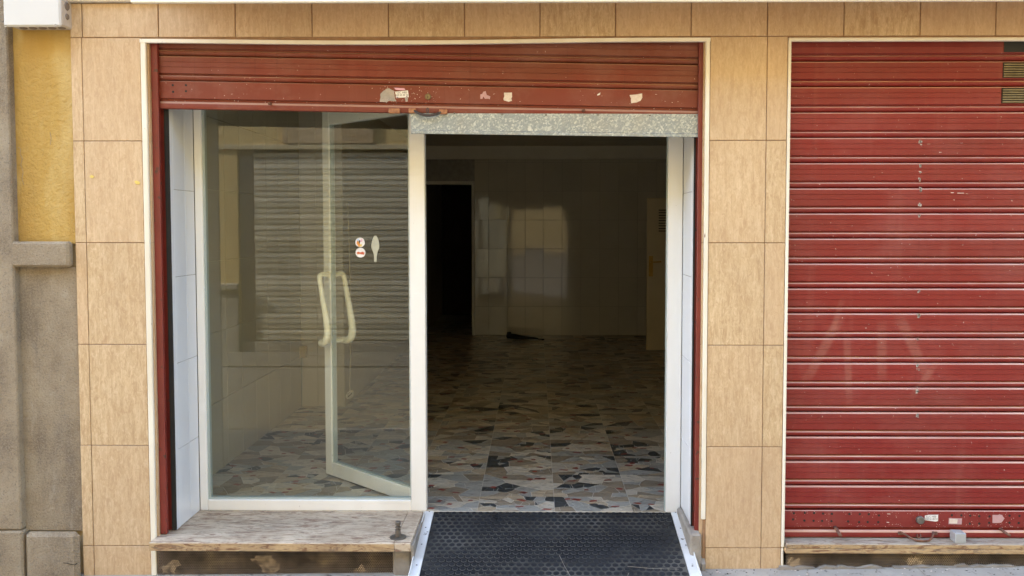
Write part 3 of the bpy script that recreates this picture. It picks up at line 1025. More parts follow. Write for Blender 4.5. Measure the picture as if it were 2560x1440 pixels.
for (yv, hw) in ((589, 1.5), (594, 5), (602, 8), (612, 9.3), (620, 9), (628, 6), (634, 4), (642, 2.8), (650, 2.6), (655, 1.6)):
    sp.append((939 - .0 + hw, yv, hw))
blob([(939 + h, y) for _, y, h in sp] + [(938 - h, y) for _, y, h in reversed(sp)], YQ, .0006, m_smear, 'decal', win, 'pale spatula shaped decal on the pane')

# ------------------------------------------------------------------ glass door, standing open inwards
HX, HY = xm1 - .035, YG + .058
e = P(833, 1181, 0)
dv_ = (P(822, 1181, 0) - CAM)
tt = (FLOOR + .012 - CAM.z) / dv_.z
ed = CAM + dv_ * tt
DA = math.atan2(ed.y - HY, ed.x - HX)
DW = math.hypot(ed.x - HX, ed.y - HY)
DM = Matrix.Translation((HX, HY, 0)) @ Matrix.Rotation(DA, 4, 'Z')   # local x along leaf, local +y = far side
door = thing('glass_door', (HX, HY, FLOOR), 'white framed glass door standing open inwards behind the window', 'door')
zb, zt = FLOOR + .010, 2.22
sw, rh, dt = .062, .075, .020


def dpart(b, name, mat, smooth=False, label=None):
    b.transform(DM)
    return b.build(name, mat, door, smooth, label)


dpart(MB().box(DW - sw, DW, -dt, dt, zb, zt, bev=.003), 'stile', m_alu)
dpart(MB().box(0, sw, -dt, dt, zb, zt, bev=.003), 'stile', m_alu)
dpart(MB().box(sw + .0005, DW - sw - .0005, -dt + .001, dt - .001, zb, zb + rh, bev=.003), 'bottom_rail', m_alu)
ztr = 2.078
dpart(MB().box(sw + .0005, DW - sw - .0005, -dt + .001, dt - .001, ztr, zt, bev=.003), 'top_rail', m_alu)
dpart(MB().box(sw, DW - sw, -.003, .003, zb + rh, ztr), 'pane', m_glass2)
dpart(MB().box(sw, sw + .007, -.012, .012, zb + rh, ztr).box(DW - sw - .007, DW - sw, -.012, .012, zb + rh, ztr).box(sw + .007, DW - sw - .007, -.012, .012, zb + rh, zb + rh + .007), 'glazing_bead', m_bead)
for side in (-1, 1):
    u0 = DW - sw / 2 - .018
    zt_, zb_ = 1.262, .905
    pth, rad = [], []
    ctrl = [(0, 0, 1.258, .014), (0, .018, 1.26, .014), (0, .042, 1.262, .0135), (0, .056, 1.252, .0135), (.006, .060, 1.23, .0135), (.022, .060, 1.17, .014), (.042, .060, 1.10, .016),
            (.062, .060, 1.03, .018), (.074, .060, .975, .0195), (.074, .060, .935, .0205), (.060, .060, .905, .0205), (.036, .060, .890, .0205), (.014, .058, .887, .020), (.002, .050, .888, .018), (0, .03, .888, .015), (0, 0, .888, .014)]
    # smooth with Catmull-Rom
    def cr(a, b, c, d, t):
        return .5 * ((2 * b) + (-a + c) * t + (2 * a - 5 * b + 4 * c - d) * t * t + (-a + 3 * b - 3 * c + d) * t ** 3)
    for i in range(len(ctrl) - 1):
        q = [ctrl[max(0, i - 1)], ctrl[i], ctrl[i + 1], ctrl[min(len(ctrl) - 1, i + 2)]]
        for k in range(3):
            vv = [cr(q[0][a], q[1][a], q[2][a], q[3][a], k / 3) for a in range(4)]
            pth.append((u0 - vv[0], side * (dt + vv[1]), vv[2])); rad.append(vv[3])
    pth.append((u0, side * dt, .888)); rad.append(.014)
    dpart(MB().tube(pth, rad, 12), 'handle', m_handle, True)
    dpart(MB().lathe([(.001, 0), (.019, 0), (.019, .003), (.001, .004)], (0, 0, 0), 16, 'y'), 'rosette', m_handle).location = (0, 0, 0)
# move the two rosettes onto the stile
ros = [c for c in door.children if c.name.startswith('rosette')]
for q, (o, side) in enumerate(zip(ros, (1, -1))):
    o.data.transform(DM.inverted())
    o.data.transform(DM @ Matrix.Translation((DW - sw / 2 - .018, side * (dt + .0002) if side > 0 else -dt - .0042, 1.258)))
for zz in (.35, 1.2, 2.0):
    dpart(MB().cyl((-.012, -.018, zz), (-.012, -.018, zz + .09), .009, 10), 'hinge', m_alu)

# ------------------------------------------------------------------ slat profile
PITCH_S = (Z(153, YS, 2100) - Z(1276, YS, 2100)) / 18.0


def slat_profile(p=PITCH_S):
    k = p / .1122
    q = [(.014, 0.0), (.003, -.0002), (-.003, -.0012), (-.0072, -.0040), (-.0085, -.0062), (-.0085, -.0252), (-.0105, -.0262), (-.0105, -.0274), (-.0085, -.0286),
         (-.0085, -.0474), (-.0105, -.0484), (-.0105, -.0496), (-.0085, -.0508), (-.0085, -.0768), (-.0070, -.0785), (.004, -.0795), (.006, -.0850),
         (.001, -.0862), (-.0040, -.0884), (-.0068, -.0915), (-.0074, -.0955), (-.0062, -.1000), (-.003, -.1040), (.002, -.1072), (.008, -.1095), (.014, -.1120)]
    return [(y, z * k) for y, z in q]


GLINT_FACES = {1, 2, 3, 16, 17, 18}       # upward ledges of a slat: sky highlight painted in, with some dust


def slat_mb(x0, x1, zt, slope=0.0):
    b = MB().extrude_x([(YS + .0085 + y, zt + z) for y, z in slat_profile()], x0, x1, slope, xr=x0)
    b.mi = [1 if i in GLINT_FACES else 0 for i in range(len(b.f))]
    return b


# ------------------------------------------------------------------ raised shutter in the open bay
XA, XB = X(391, YS, 200), X(1746, YS, 200)
za_l, za_r = Z(138, YS, 391), Z(162, YS, 1746)
SL = (za_r - za_l) / (XB - XA)
sh1 = thing('roller_shutter', ((XA + XB) / 2, YS, Z(280, YS)), 'worn red roller shutter rolled up above the open shop window', 'shutter', 'red roller shutters')
for k in (1, 0):
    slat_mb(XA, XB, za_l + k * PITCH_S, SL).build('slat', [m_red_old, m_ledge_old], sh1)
zr = za_l - PITCH_S
rail = [(.014, 0), (.003, -.0004), (0, -.003), (0, -.0755), (.002, -.0775), (.011, -.079), (.012, -.0885), (.004, -.090), (.0, -.093), (-.002, -.100), (-.003, -.112), (-.002, -.121), (.004, -.1235), (.016, -.1235)]
RAILH = .1235
rb_ = MB().extrude_x([(YS + y, zr + z) for y, z in rail], XA, XB, SL, xr=XA)
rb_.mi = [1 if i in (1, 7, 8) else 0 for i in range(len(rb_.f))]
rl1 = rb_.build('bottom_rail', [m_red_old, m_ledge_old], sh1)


def on_rail(px, py):
    return P(px, py, YS - .0004)


# rivet holes at the left end
for px, py in ((432, 213), (465, 213), (433, 229.5), (465, 228)):
    c = P(px, py, YS)
    MB().lathe([(.001, 0), (.0050, 0), (.0050, -.0008), (.001, -.0009)], (c.x, YS - .0002, c.z), 12, 'y').build('hole', m_black, sh1)
# lock cylinder
c = P(1070, 242, YS)
lk = MB().lathe([(.001, .004), (.0135, .004), (.0135, -.004), (.011, -.006), (.0085, -.006), (.0085, -.0045), (.001, -.0045)], (c.x, YS - .001, c.z), 20, 'y').build('lock', m_brass, sh1)
MB().box(c.x - .0012, c.x + .0012, YS - .0062, YS - .0055, c.z - .006, c.z + .004).build('keyhole', m_black, lk)
# bare metal patch, stickers, residues
pt = [(950, 236), (957, 229), (962, 225), (968, 221), (976, 222), (984, 227), (987, 236), (988, 246), (992, 252), (983, 254), (975, 251), (968, 256), (955, 255), (949, 256), (952, 246)]
blob(pt, YS - .0002, .0006, m_chip, 'bare_metal_patch', sh1, 'patch of bare metal where red paint flaked off', j=.0018, n=3)
blob([(1012, 244), (1019, 244), (1020, 254), (1014, 255)], YS - .0002, .0006, m_chip, 'bare_metal_patch', sh1, j=.0012, n=3)
stk = blob([(988, 229), (1020, 226), (1022, 243), (990, 245)], YS - .0009, .0007, m_sticker, 'sticker', sh1, 'torn white sticker with black phone number beside the lock')
blob([(984, 219), (1010, 220), (1014, 225), (990, 225)], YS - .0006, .0006, m_pink, 'torn_strip', stk, j=.001, n=3)
cc = P(1004.5, 231.5, YS)
text_part('LLC HEE', .0125, cc.x, YS - .0018, cc.z, m_ink, stk)
cc = P(1004.5, 238, YS)
text_part('608 50 48 93', .0105, cc.x, YS - .0018, cc.z, m_ink, stk)
blob([(991, 242.5), (996, 242.2), (996, 244), (991, 244.2)], YS - .0018, .0004, m_violet, 'print', stk)
blob([(1015, 241), (1019, 240.7), (1019, 242.3), (1015, 242.6)], YS - .0018, .0004, m_violet, 'print', stk)
blob([(1201, 236), (1206, 235), (1208, 229), (1214, 228), (1217, 237), (1226, 241), (1225, 247), (1212, 247), (1208, 241), (1206, 247), (1201, 247)], YS - .0004, .0006, m_sticker_pink, 'sticker', sh1, 'faded pink scrap of sticker on the bottom rail', j=.0006, n=2)
blob([(1260, 232), (1280, 231), (1280, 243), (1278, 246), (1280, 252), (1272, 254), (1260, 251), (1258, 247), (1261, 240)], YS - .0004, .0006, m_sticker_tan, 'sticker', sh1, 'pale torn paper scrap right of the lock', j=.0008, n=2)
blob([(1574, 238), (1605, 234), (1606, 244), (1601, 252), (1592, 256), (1578, 258), (1577, 246)], YS - .0004, .0006, m_sticker_tan, 'sticker', sh1, 'large pale torn paper scrap near the right end', j=.0008, n=2)
blob([(1493, 236), (1501, 231), (1500, 237), (1493, 239)], YS - .0004, .0006, m_sticker, 'sticker', sh1, 'tiny torn paper scrap on the bottom rail')
mb = MB()
for _ in range(130):
    u = random.random()
    px = random.uniform(940, 1100) if u < .45 else random.uniform(400, 1735)
    py = random.uniform(206 + (px - 391) * .0178, 248 + (px - 391) * .0178)
    if u > .8:
        py = 252 + (px - 391) * .0178 + random.uniform(-4, 1)
    c = P(px, py, YS)
    r_ = random.uniform(.0006, .0022)
    a = random.uniform(0, 6)
    mb.plate([(c.x + r_ * math.cos(a + t) * random.uniform(.5, 1.3), c.z + r_ * .8 * math.sin(a + t)) for t in (0, 1.3, 2.6, 3.9, 5.1)], 'y', YS - .0008, YS - .0001)
mb.build('paint_chips', m_chipw, sh1, kind='stuff')
# lip furniture: rusty lugs, handle, pegs
YL = YS - .003


def lip_box(px0, px1, py0, py1, dep, mat, name, label=None):
    a, b = P(px0, py0, YL - dep), P(px1, py1, YL - dep)
    return MB().box(a.x, b.x, YL - dep, YL + .004, b.z, a.z, bev=.003).build(name, mat, sh1, label=label)


lip_box(971, 999, 270.5, 283, .018, m_rust_bright, 'lug', 'rusty iron lug on the bottom lip')
lip_box(1021, 1039, 270, 282.5, .020, m_rust_bright, 'handle_mount')
lip_box(1097, 1118, 273, 285, .020, m_rust_bright, 'handle_mount')
hp = []
for i in range(15):
    t = i / 14
    px = 1030 + 78 * t
    py = 274 + 4 * t + 12.5 * math.sin(math.pi * t)
    hp.append(P(px, py, YL - .010 - .022 * math.sin(math.pi * t)))
MB().tube(hp, .0058, 8).build('handle', m_iron, sh1, True, 'dark bowed pull handle of the raised shutter')
c = P(1069, 276, YL - .02)
ring = [(c.x + .0045 * math.cos(a), c.y, c.z + .011 * math.sin(a)) for a in [2 * math.pi * q / 14 for q in range(15)]]
MB().tube(ring, .0022, 6, cap=False).build('staple', m_iron, sh1, True)
for px, py in ((676, 259), (1457, 276)):
    c = P(px, py, YS)
    MB().cyl((c.x, YS + .01, c.z), (c.x + .004, YS - .030, c.z - .004), .0062, 10).build('peg', m_rust, sh1, True)
# guide rails
for (p0, p1) in ((388, 405), (1742, 1757)):
    x0, x1 = X(p0, .03), X(p1, .03)
    b = MB().box(x0, x1, .028, .048, (FLOOR + .002) if p0 < 800 else .14, 2.55, bev=.002)
    b.box(x0 if p0 < 800 else x1 - .004, x0 + .004 if p0 < 800 else x1, .048, .085, FLOOR + .002 if p0 < 800 else .14, 2.55)
    b.box(x0, x1, .085, .10, FLOOR + .002 if p0 < 800 else .14, 2.55)
    b.build('guide_rail', m_red_dark, sh1)
    if p0 < 800:
        MB().box(x1 + .0005, XRV_L, .080, .0885, FLOOR + .001, 2.36).build('gasket', m_black, sh1)
        MB().box(x0 - .03, XRV_L - .0005, .101, .1240, FLOOR, 2.36).build('reveal_filler', m_white_tile, shop)  # white filler added so the pane does not mirror the gasket's black back
        MB().box(x1 + .0005, XRV_L - .0008, .0890, .1005, FLOOR, 2.36).build('reveal_filler', m_white_tile, shop)
    else:
        MB().box(XRV_R, x0 - .0005, .080, .0885, .14, 2.36).build('gasket', m_black, sh1)
        MB().box(XRV_R + .0005, x1 + .03, .101, .1240, .14, 2.36).build('reveal_filler', m_white_tile, shop)

# galvanised plate fixed under the rail
YGV = YS - .008
ga, gb, gc, gd = P(1026, 283, YGV), P(1746, 285, YGV), P(1744, 343, YGV), P(1028, 334, YGV)
gp = MB()
npts = 12
top = [ga.lerp(gb, i / npts) for i in range(npts + 1)]
bot = [gd.lerp(gc, i / npts) for i in range(npts + 1)]
pts = [(p.x, p.z) for p in top] + [(p.x, p.z + random.uniform(-.0012, .0012)) for p in reversed(bot)]
gp.plate(pts, 'y', YGV, YGV + .0018)
galv = gp.build('cover_plate', m_galv, sh1, label='galvanised steel strip screwed below the raised shutter')
hem = MB()
hem.add([(gd.x, YGV - .004, gd.z + .013), (gc.x, YGV - .004, gc.z + .013), (gc.x, YGV - .004, gc.z + .001), (gd.x, YGV - .004, gd.z + .001),
         (gd.x, YGV - .0003, gd.z + .016), (gc.x, YGV - .0003, gc.z + .016), (gc.x, YGV - .0003, gc.z - .001), (gd.x, YGV - .0003, gd.z - .001)],
        [(0, 1, 2, 3), (0, 4, 5, 1), (3, 2, 6, 7), (0, 3, 7, 4), (1, 5, 6, 2)])
hem.build('hem', m_galv, galv)
for px, py in ((1136, 283), (1255, 285.5), (1365, 287), (1495, 287), (1625, 288.5), (1737, 290)):
    c = P(px, py, YGV)
    MB().lathe([(.001, 0), (.0042, 0), (.0036, -.0025), (.001, -.0032)], (c.x, YGV - .0002, c.z), 10, 'y').build('screw', m_steel, galv)

# ------------------------------------------------------------------ closed shutter on the right
sh2 = thing('roller_shutter', ((XR_O2 + X_SHR) / 2, YS, .125), 'closed red roller shutter right of the tiled pillar', 'shutter', 'red roller shutters')
XC, XD = X(1966, YS, 1300) - .012, X_SHR - .002
z0 = Z(153, YS, 2100)
slat_me = None
for k in range(-1, 18):
    if slat_me is None:
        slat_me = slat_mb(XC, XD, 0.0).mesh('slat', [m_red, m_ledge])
    o = bpy.data.objects.new('slat', slat_me)
    COL.objects.link(o)
    o.location = (0, random.uniform(-.0006, .0006), z0 - k * PITCH_S)
    WM[o.name] = Matrix.Translation(o.location)
    adopt(o, sh2)
zr2 = z0 - 18 * PITCH_S
rb_ = MB().extrude_x([(YS + y, zr2 + z) for y, z in rail], XC, XD)
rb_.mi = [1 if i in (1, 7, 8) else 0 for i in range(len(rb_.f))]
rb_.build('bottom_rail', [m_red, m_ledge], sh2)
hp_ = [(184, 177), (297, 174), (393, 176), (485, 181), (577, 184), (757, 186), (865, 187), (957, 188), (1062, 200), (175, 241), (292, 253), (388, 255), (476, 257), (572, 260), (744, 262), (858, 269), (946, 268), (1055, 269),
       (1815, 198), (1913, 200), (2005, 203), (2098, 208), (2204, 210), (2410, 203), (2513, 205), (2000, 284), (2098, 283), (2200, 276), (2408, 275), (2505, 278)]
for hx_, hy_ in hp_:
    c = P(1940 + hx_ / 4.129, 1240 + hy_ / 4.129, YS)
    MB().lathe([(.001, 0), (.0053, 0), (.0053, -.0006), (.001, -.0008)], (c.x, YS - .0002, c.z), 12, 'y').build('hole', m_black, sh2)
c = P(2299, 1299, YS)
lk2 = MB().lathe([(.001, .004), (.018, .004), (.0175, -.012), (.015, -.014), (.001, -.014)], (c.x, YS, c.z), 20, 'y').build('lock', m_steel, sh2)
stk2 = blob([(2312, 1289), (2322, 1287), (2345, 1287), (2345, 1302), (2340, 1304), (2325, 1302), (2312, 1300)], YS - .0006, .0007, m_sticker, 'sticker', sh2, 'torn white sticker with black phone number on the closed shutter')
cc = P(2328, 1291.5, YS); text_part('LLC HEE', .0125, cc.x, YS - .0018, cc.z, m_ink, stk2)
cc = P(2328, 1297.5, YS); text_part('608 50 48 93', .0105, cc.x, YS - .0018, cc.z, m_ink, stk2)
blob([(2372, 1295), (2405, 1296), (2404, 1311), (2371, 1310)], YS - .0006, .0007, m_sticker_pink, 'sticker', sh2, 'faded pink rectangular sticker above the grey lock box')
blob([(2374, 1297), (2394, 1298), (2393, 1309), (2373, 1308)], YS - .0014, .0004, m_sticker_tan, 'sticker', sh2, 'pale worn sticker face above the grey lock box')
blob([(2481, 1287), (2505, 1287), (2511, 1296), (2503, 1307), (2481, 1307)], YS - .0006, .0007, m_sticker_pink, 'sticker', sh2, 'faded pink pointed sticker between the rivet holes', j=.0008, n=2)
# pull handle, staple and pegs at the lip
ZL2 = zr2 - .112


def tubepx(pts, rad, name, mat, parent, label=None, seg=8):
    return MB().tube([P(a, b, y) for a, b, y in pts], rad, seg).build(name, mat, parent, True, label)


tubepx([(2250, 1330, .045), (2262, 1335, .03), (2275, 1344, .012), (2290, 1351, .004), (2308, 1353, 0.0), (2322, 1351, .004), (2330, 1345, .015), (2333, 1336, .03), (2333, 1330, .045)], .0046, 'handle', m_rust, sh2, 'rusty bowed pull handle at the foot of the closed shutter')
tubepx([(2293, 1336, .048), (2293, 1341, .03), (2297, 1345, .022), (2302, 1342, .03), (2301, 1335, .048)], .003, 'staple', m_rust, sh2)
for q in ((2250, 1332), (2336, 1332)):
    c = P(q[0], q[1], YS)
    MB().box(c.x - .011, c.x + .011, YS - .010, YS, c.z - .007, c.z + .007, bev=.002).build('handle_mount', m_rust, sh2)
tubepx([(2087, 1318, .05), (2092, 1324, .02), (2099, 1336, -.012), (2102, 1340, -.02)], .0075, 'peg', m_rust, sh2, 'thin rusty peg left of the lock')
tubepx([(2500, 1322, .05), (2508, 1328, .02), (2525, 1339, -.012)], .006, 'peg', m_rust, sh2)
# paint scuffs: dashed grey wear line and white chips
mb = MB()
for py in (352, 358, 413, 430, 450, 470, 477, 512, 541, 730, 790, 792, 850, 915, 925, 973, 977, 1037, 1040):
    for _ in range(3):
        c = P(2301 - (py - 350) * .012 + random.uniform(-3, 3), py + random.uniform(-4, 4), YS)
        a, h_ = random.uniform(.002, .005), random.uniform(.002, .006)
        mb.plate(jag([(c.x - a, c.z - h_), (c.x + a, c.z - h_), (c.x + a, c.z + h_), (c.x - a, c.z + h_)], .001, 2), 'y', YS - .0006, YS - .0001)
mb.build('paint_scuffs', m_chip, sh2, kind='stuff')
mb = MB()
for px, py, l_ in ((2381, 482, 5), (2402, 483, 12), (2418, 485, 4), (2322, 360, 5), (2361, 359, 5), (2406, 359, 6), (2351, 381, 4), (2300, 429, 4), (2010, 1325, 0), (2222, 1285, 5), (2220, 1306, 4)):
    c = P(px, py, YS)
    a, h_ = l_ * .0012 + .001, .0022
    mb.plate(jag([(c.x - a, c.z - h_ * .4), (c.x + a, c.z - h_ * .2), (c.x + a * .8, c.z + h_ * .6), (c.x - a, c.z + h_)], .0005, 2), 'y', YS - .0007, YS - .0001)
for _ in range(150):
    px = random.uniform(1975, 2560)
    zc_ = zr2 - random.choice([random.uniform(.004, .075), random.uniform(.060, .075), random.uniform(.004, .02)])
    cx = X(px, YS, 1300)
    r_ = random.uniform(.0005, .0017)
    mb.plate([(cx + r_ * math.cos(t) * random.uniform(.5, 1.5), zc_ + r_ * .8 * math.sin(t)) for t in (0, 1.3, 2.6, 3.9, 5.1)], 'y', YS - .0007, YS - .0001)
mb.build('paint_chips', m_chipw, sh2, kind='stuff')
# vents cut into the top slats at the right end
for k in (-1, 0, 1):
    zt_ = z0 - k * PITCH_S
    x0, x1 = X(2506 - k * 1.5, YS, 200), X(2506, YS, 200) + .20
    v = MB().box(x0, x1, YS - .0022, YS + .004, zt_ - .074, zt_ - .006, bev=.001).build('vent', m_black if k == -1 else m_cavity, sh2, label='open dark vent slot in the top slat' if k == -1 else None)
    if k >= 0:
        for q in range(6):
            za = zt_ - .012 - q * .0105
            MB().extrude_x([(YS - .0024, za), (YS - .0070, za - .0035), (YS - .0070, za - .0055), (YS - .0024, za - .0060)], x0 + .004, x1 - .004, closed=True).build('louvre', m_vent, v)
MB().box(XC - .002, XC + .0, YS - .004, YS + .02, FLOOR, 2.55).build('guide_rail', m_red_dark, sh2)
# closed room wall behind the shutter
MB().box(XR_T2 + .01, X_SHR + .45, .112, .16, -.05, 2.618).build('wall', m_cavity, shop)

# ------------------------------------------------------------------ marble step under the window
YF = -.064
XSL, XSR = XL_O - .004, -.552
zs0 = FLOOR - .040
step = thing('window_step', ((XSL + XSR) / 2, .2, 0), 'veined marble step below the shop window with a perforated vent', 'step')
sl_ = MB().box(XSL, XSR - .075, YF, YG + .045, zs0, FLOOR - .0015, bev=.003).build('slab', m_step, step)
MB().box(XSR - .0745, XSR, YF, YG - .002, zs0 + .001, FLOOR - .0018, bev=.003).build('slab', m_step, step, label='narrow end slab of the marble step')
MB().box(XSL + .002, XSR - .075, YF - .0012, YF - .0002, zs0 + .002, FLOOR - .005).build('slab_edge', m_step_edge, step)


def hex_grille(x0, x1, z0, z1, y, pitch, name, parent, solid=None):
    mb = MB()
    ro, ri = pitch / math.sqrt(3), pitch * .36
    nr = int((z1 - z0) / (pitch * .866))
    for r in range(nr + 1):
        cz = z0 + r * pitch * .866
        nx = int((x1 - x0) / pitch)
        for c in range(nx + 1):
            cx = x0 + c * pitch + (pitch / 2 if r % 2 else 0)
            if cx > x1 or cz > z1:
                continue
            vs = []
            for k in range(6):
                a = math.pi / 6 + k * math.pi / 3
                vs.append((cx + ro * math.cos(a), y, cz + ro * math.sin(a)))
            for k in range(6):
                a = math.pi / 6 + k * math.pi / 3
                vs.append((cx + ri * math.cos(a), y, cz + ri * math.sin(a)))
            for k in range(6):
                a = math.pi / 6 + k * math.pi / 3
                vs.append((cx + ri * math.cos(a), y + .002, cz + ri * math.sin(a)))
            fs = []
            for k in range(6):
                j = (k + 1) % 6
                fs.append((k, j, 6 + j, 6 + k)); fs.append((6 + k, 6 + j, 12 + j, 12 + k))
            mb.add(vs, fs)
    return mb.build(name, m_grille, parent)


GP = .0082
xg1 = X(985, 0, 1400)
hex_grille(XSL + .01, xg1, ground_z(-1.2) - .012, zs0 - .003, -.002, GP, 'vent_grille', step)
MB().box(XSL, XSR - .004, .05, .09, -.12, zs0 - .001).build('backing', m_cavity, step)
for pts in ([(402, 1424), (425, 1398), (448, 1396), (450, 1412), (436, 1430), (405, 1430)], [(625, 1398), (660, 1386), (690, 1400), (700, 1412), (690, 1434), (660, 1428), (640, 1410)], [(882, 1424), (900, 1412), (912, 1420), (905, 1432), (888, 1432)]):
    blob(pts, .0020, .0030, m_dirtplug, 'dirt_plug', step, j=.009, n=4)
MB().box(xg1 - .002, XSR, -.030, .06, -.12, zs0 - .0015, bev=.012).build('mortar_patch', m_mortar, step)
# wedge of mortar between step and ramp
MB().plate([(YF + .003, -.09), (YF + .003, FLOOR - .012), (YG - .01, FLOOR - .006), (YG - .01, -.09)], 'x', XSR + .0005, XSR + .012).build('mortar_patch', m_mortar, step)

# ------------------------------------------------------------------ marble sill under the closed shutter
sill = thing('shutter_sill', (2.2, .03, 0), 'dirty double marble sill under the closed red shutter', 'sill')
ZS2 = zr2 - RAILH - .003
XS0 = XR_O2 + .001
MB().box(XS0 + .004, X_SHR, -.022, .11, ZS2 - .021, ZS2, bev=.003).build('slab', m_step2, sill)
MB().box(XS0, X_SHR, -.024, .11, ZS2 - .044, ZS2 - .0225, bev=.003).build('slab', m_step_edge, sill)
MB().box(XS0 + .005, X_SHR, -.0232, -.0222, ZS2 - .020, ZS2 - .004).build('slab_edge', m_step_edge, sill)
hex_grille(XS0 + .012, X_SHR - .02, ground_z(1.2) - .004, ZS2 - .047, .002, GP, 'vent_grille', sill)
MB().box(XS0, X_SHR, .04, .09, -.12, ZS2 - .046).build('backing', m_cavity, sill)
for pts in ([(1972, 1412), (1972, 1396), (2000, 1396), (2010, 1408), (1990, 1416)], [(2262, 1400), (2275, 1392), (2298, 1393), (2305, 1402), (2295, 1418), (2268, 1420)]):
    blob(pts, .0055, .0030, m_dirtplug, 'dirt_plug', sill, j=.009, n=4)
mb = MB()
rr = random.Random(5)
for xx in [XS0 + .1 * q for q in range(20)]:
    n_ = 7
    cx, cz = xx + rr.uniform(-.04, .04), ground_z(xx) + .004
    pts = [(cx + rr.uniform(.03, .09) * math.cos(a), cz + rr.uniform(.004, .017) * max(0, math.sin(a)) - .004) for a in [math.pi * q / (n_ - 1) for q in range(n_)]]
    mb.plate(pts, 'y', rr.uniform(-.028, -.012), .0015)
mb.build('mortar_crumbs', m_mortar, sill, kind='stuff')

mb = MB()
for _ in range(140):
    px_ = rr.uniform(.72, 3.3) if rr.random() < .7 else rr.uniform(-2.2, -.6)
    y_ = -.025 - abs(rr.gauss(0, .035))
    r_ = rr.uniform(.002, .007)
    a_ = rr.uniform(0, 6)
    z_ = ground_z(px_) + .004
    mb.add([(px_ + r_ * math.cos(a_ + q), y_ + r_ * .6 * math.sin(a_ + q), z_ + rr.uniform(.0005, .003)) for q in (0, 1.6, 3.0, 4.6)] + [(px_, y_, z_ + .004)], [(0, 1, 4), (1, 2, 4), (2, 3, 4), (3, 0, 4)], rr.choice([0, 0, 1]))
mb.build('grit', [m_cavity, m_sticker_tan], label='loose grit and leaf crumbs along the foot of the shop front', cat='grit', kind='stuff')

# ------------------------------------------------------------------ bolt and lock box
c = P(995, 1347, .05)
bx, by = c.x, (FLOOR - CAM.z) / (P(995, 1343, .05).z - CAM.z) * (0.05 - CAM.y) + CAM.y
bx = X(995, by, 1343)
bolt = thing('floor_bolt', (bx, by, FLOOR), 'grooved steel floor bolt standing on the marble step', 'bolt')
MB().lathe([(.001, 0), (.037, 0), (.037, .003), (.034, .0045), (.001, .005)], (bx, by, FLOOR - .0012), 24).build('base_plate', m_steel, bolt)
MB().lathe([(.012, .005), (.013, .006), (.013, .022), (.0125, .030), (.0125, .036), (.008, .038), (.008, .042), (.0125, .044), (.0125, .049), (.0085, .051), (.0085, .056), (.0125, .058), (.0125, .071), (.011, .073), (.001, .073)], (bx, by, FLOOR), 18).build('pin', m_steel, bolt)
a, b = P(2383, 1322, -.012), P(2416, 1352, -.012)
lb = thing('lock_box', ((a.x + b.x) / 2, .02, ZS2), 'small grey metal lock box on the sill of the closed shutter', 'lock')
MB().box(a.x + .012, b.x, -.010, .042, ZS2 + .0005, ZS2 + .044, bev=.002).build('body', m_zincbox, lb)
MB().lathe([(.012, 0), (.012, .0012), (.010, .0012), (.010, .0003), (.001, .0003)], ((a.x + b.x) / 2 + .006, .014, ZS2 + .0442), 20).build('cylinder_cap', m_zincbox, lb)

# ------------------------------------------------------------------ ramp
RX0, RX1 = -.500, .660
RY0, RY1 = YG - .003, -.38
RZ0, RZ1 = FLOOR - .0015, ground_z(0) + .010
ramp = thing('ramp', ((RX0 + RX1) / 2, .03, 0), 'black studded rubber ramp with white edges leading up into the open doorway', 'ramp')


def rz(y):
    return RZ1 + (RZ0 - RZ1) * (y - RY1) / (RY0 - RY1)


MB().plate([(RY1, -.09), (RY0, -.09), (RY0, RZ0 - .001), (RY1, RZ1 - .001)], 'x', RX0 + .001, RX1 - .001).build('mat', m_matbase, ramp)
mb = MB()
sp_ = .0325
nj = int(math.hypot(RY0 - RY1, RZ0 - RZ1) / (sp_ * .93))
slope_n = Vector((0, -(RZ0 - RZ1), RY0 - RY1)).normalized()
for j in range(nj):
    ty = RY1 + .018 + j * (RY0 - RY1 - .030) / (nj - 1)
    for i in range(int((RX1 - RX0) / sp_)):
        cx = RX0 + .019 + i * sp_ + (sp_ / 2 if j % 2 else 0)
        if cx > RX1 - .014:
            continue
        vs = []
        for rad, h in ((.0136, -.001), (.0134, .0012), (.0116, .0019)):
            for k in range(12):
                a = 2 * math.pi * k / 12
                yy = ty + rad * math.sin(a) * .97
                vs.append((cx + rad * math.cos(a), yy + slope_n.y * h, rz(yy) - .001 + slope_n.z * h))
        fs, o_ = [], 0
        mb.add(vs, [(k, (k + 1) % 12, 12 + (k + 1) % 12, 12 + k) for k in range(12)] + [(12 + k, 12 + (k + 1) % 12, 24 + (k + 1) % 12, 24 + k) for k in range(12)], 1)
        mb.add(vs[24:], [tuple(range(12))], 0)
mb.build('rubber_studs', [m_rubber, m_rim], ramp, kind='stuff')
for (xa, xb, fl) in ((RX0 - .042, RX0 - .0005, 0), (RX1 + .0005, RX1 + .044, 1)):
    th = .003
    b = MB().plate([(RY1 - .01, rz(RY1 - .01) + th - .003), (RY0 - .004, rz(RY0) + th), (RY0 - .004, rz(RY0) - .02), (RY1 - .01, rz(RY1) - .03)], 'x', xa, xb)
    xf = xa if fl == 0 else xb
    b.plate([(RY1 + .17, rz(RY1 + .17) + .002), (RY1 + .19, rz(RY1 + .19) + .018), (RY0 - .03, rz(RY0 - .03) + .019), (RY0 - .02, rz(RY0 - .02) + .002)], 'x', xf - .0015, xf + .0015)
    es = b.build('edge_strip', m_strip, ramp)
    for yy in (-.10, .06, .20, .34):
        MB().lathe([(.001, 0), (.0042, 0), (.0036, .0012), (.001, .0016)], ((xa + xb) / 2, yy, rz(yy) + th + .0002), 10).build('screw', m_iron, es)
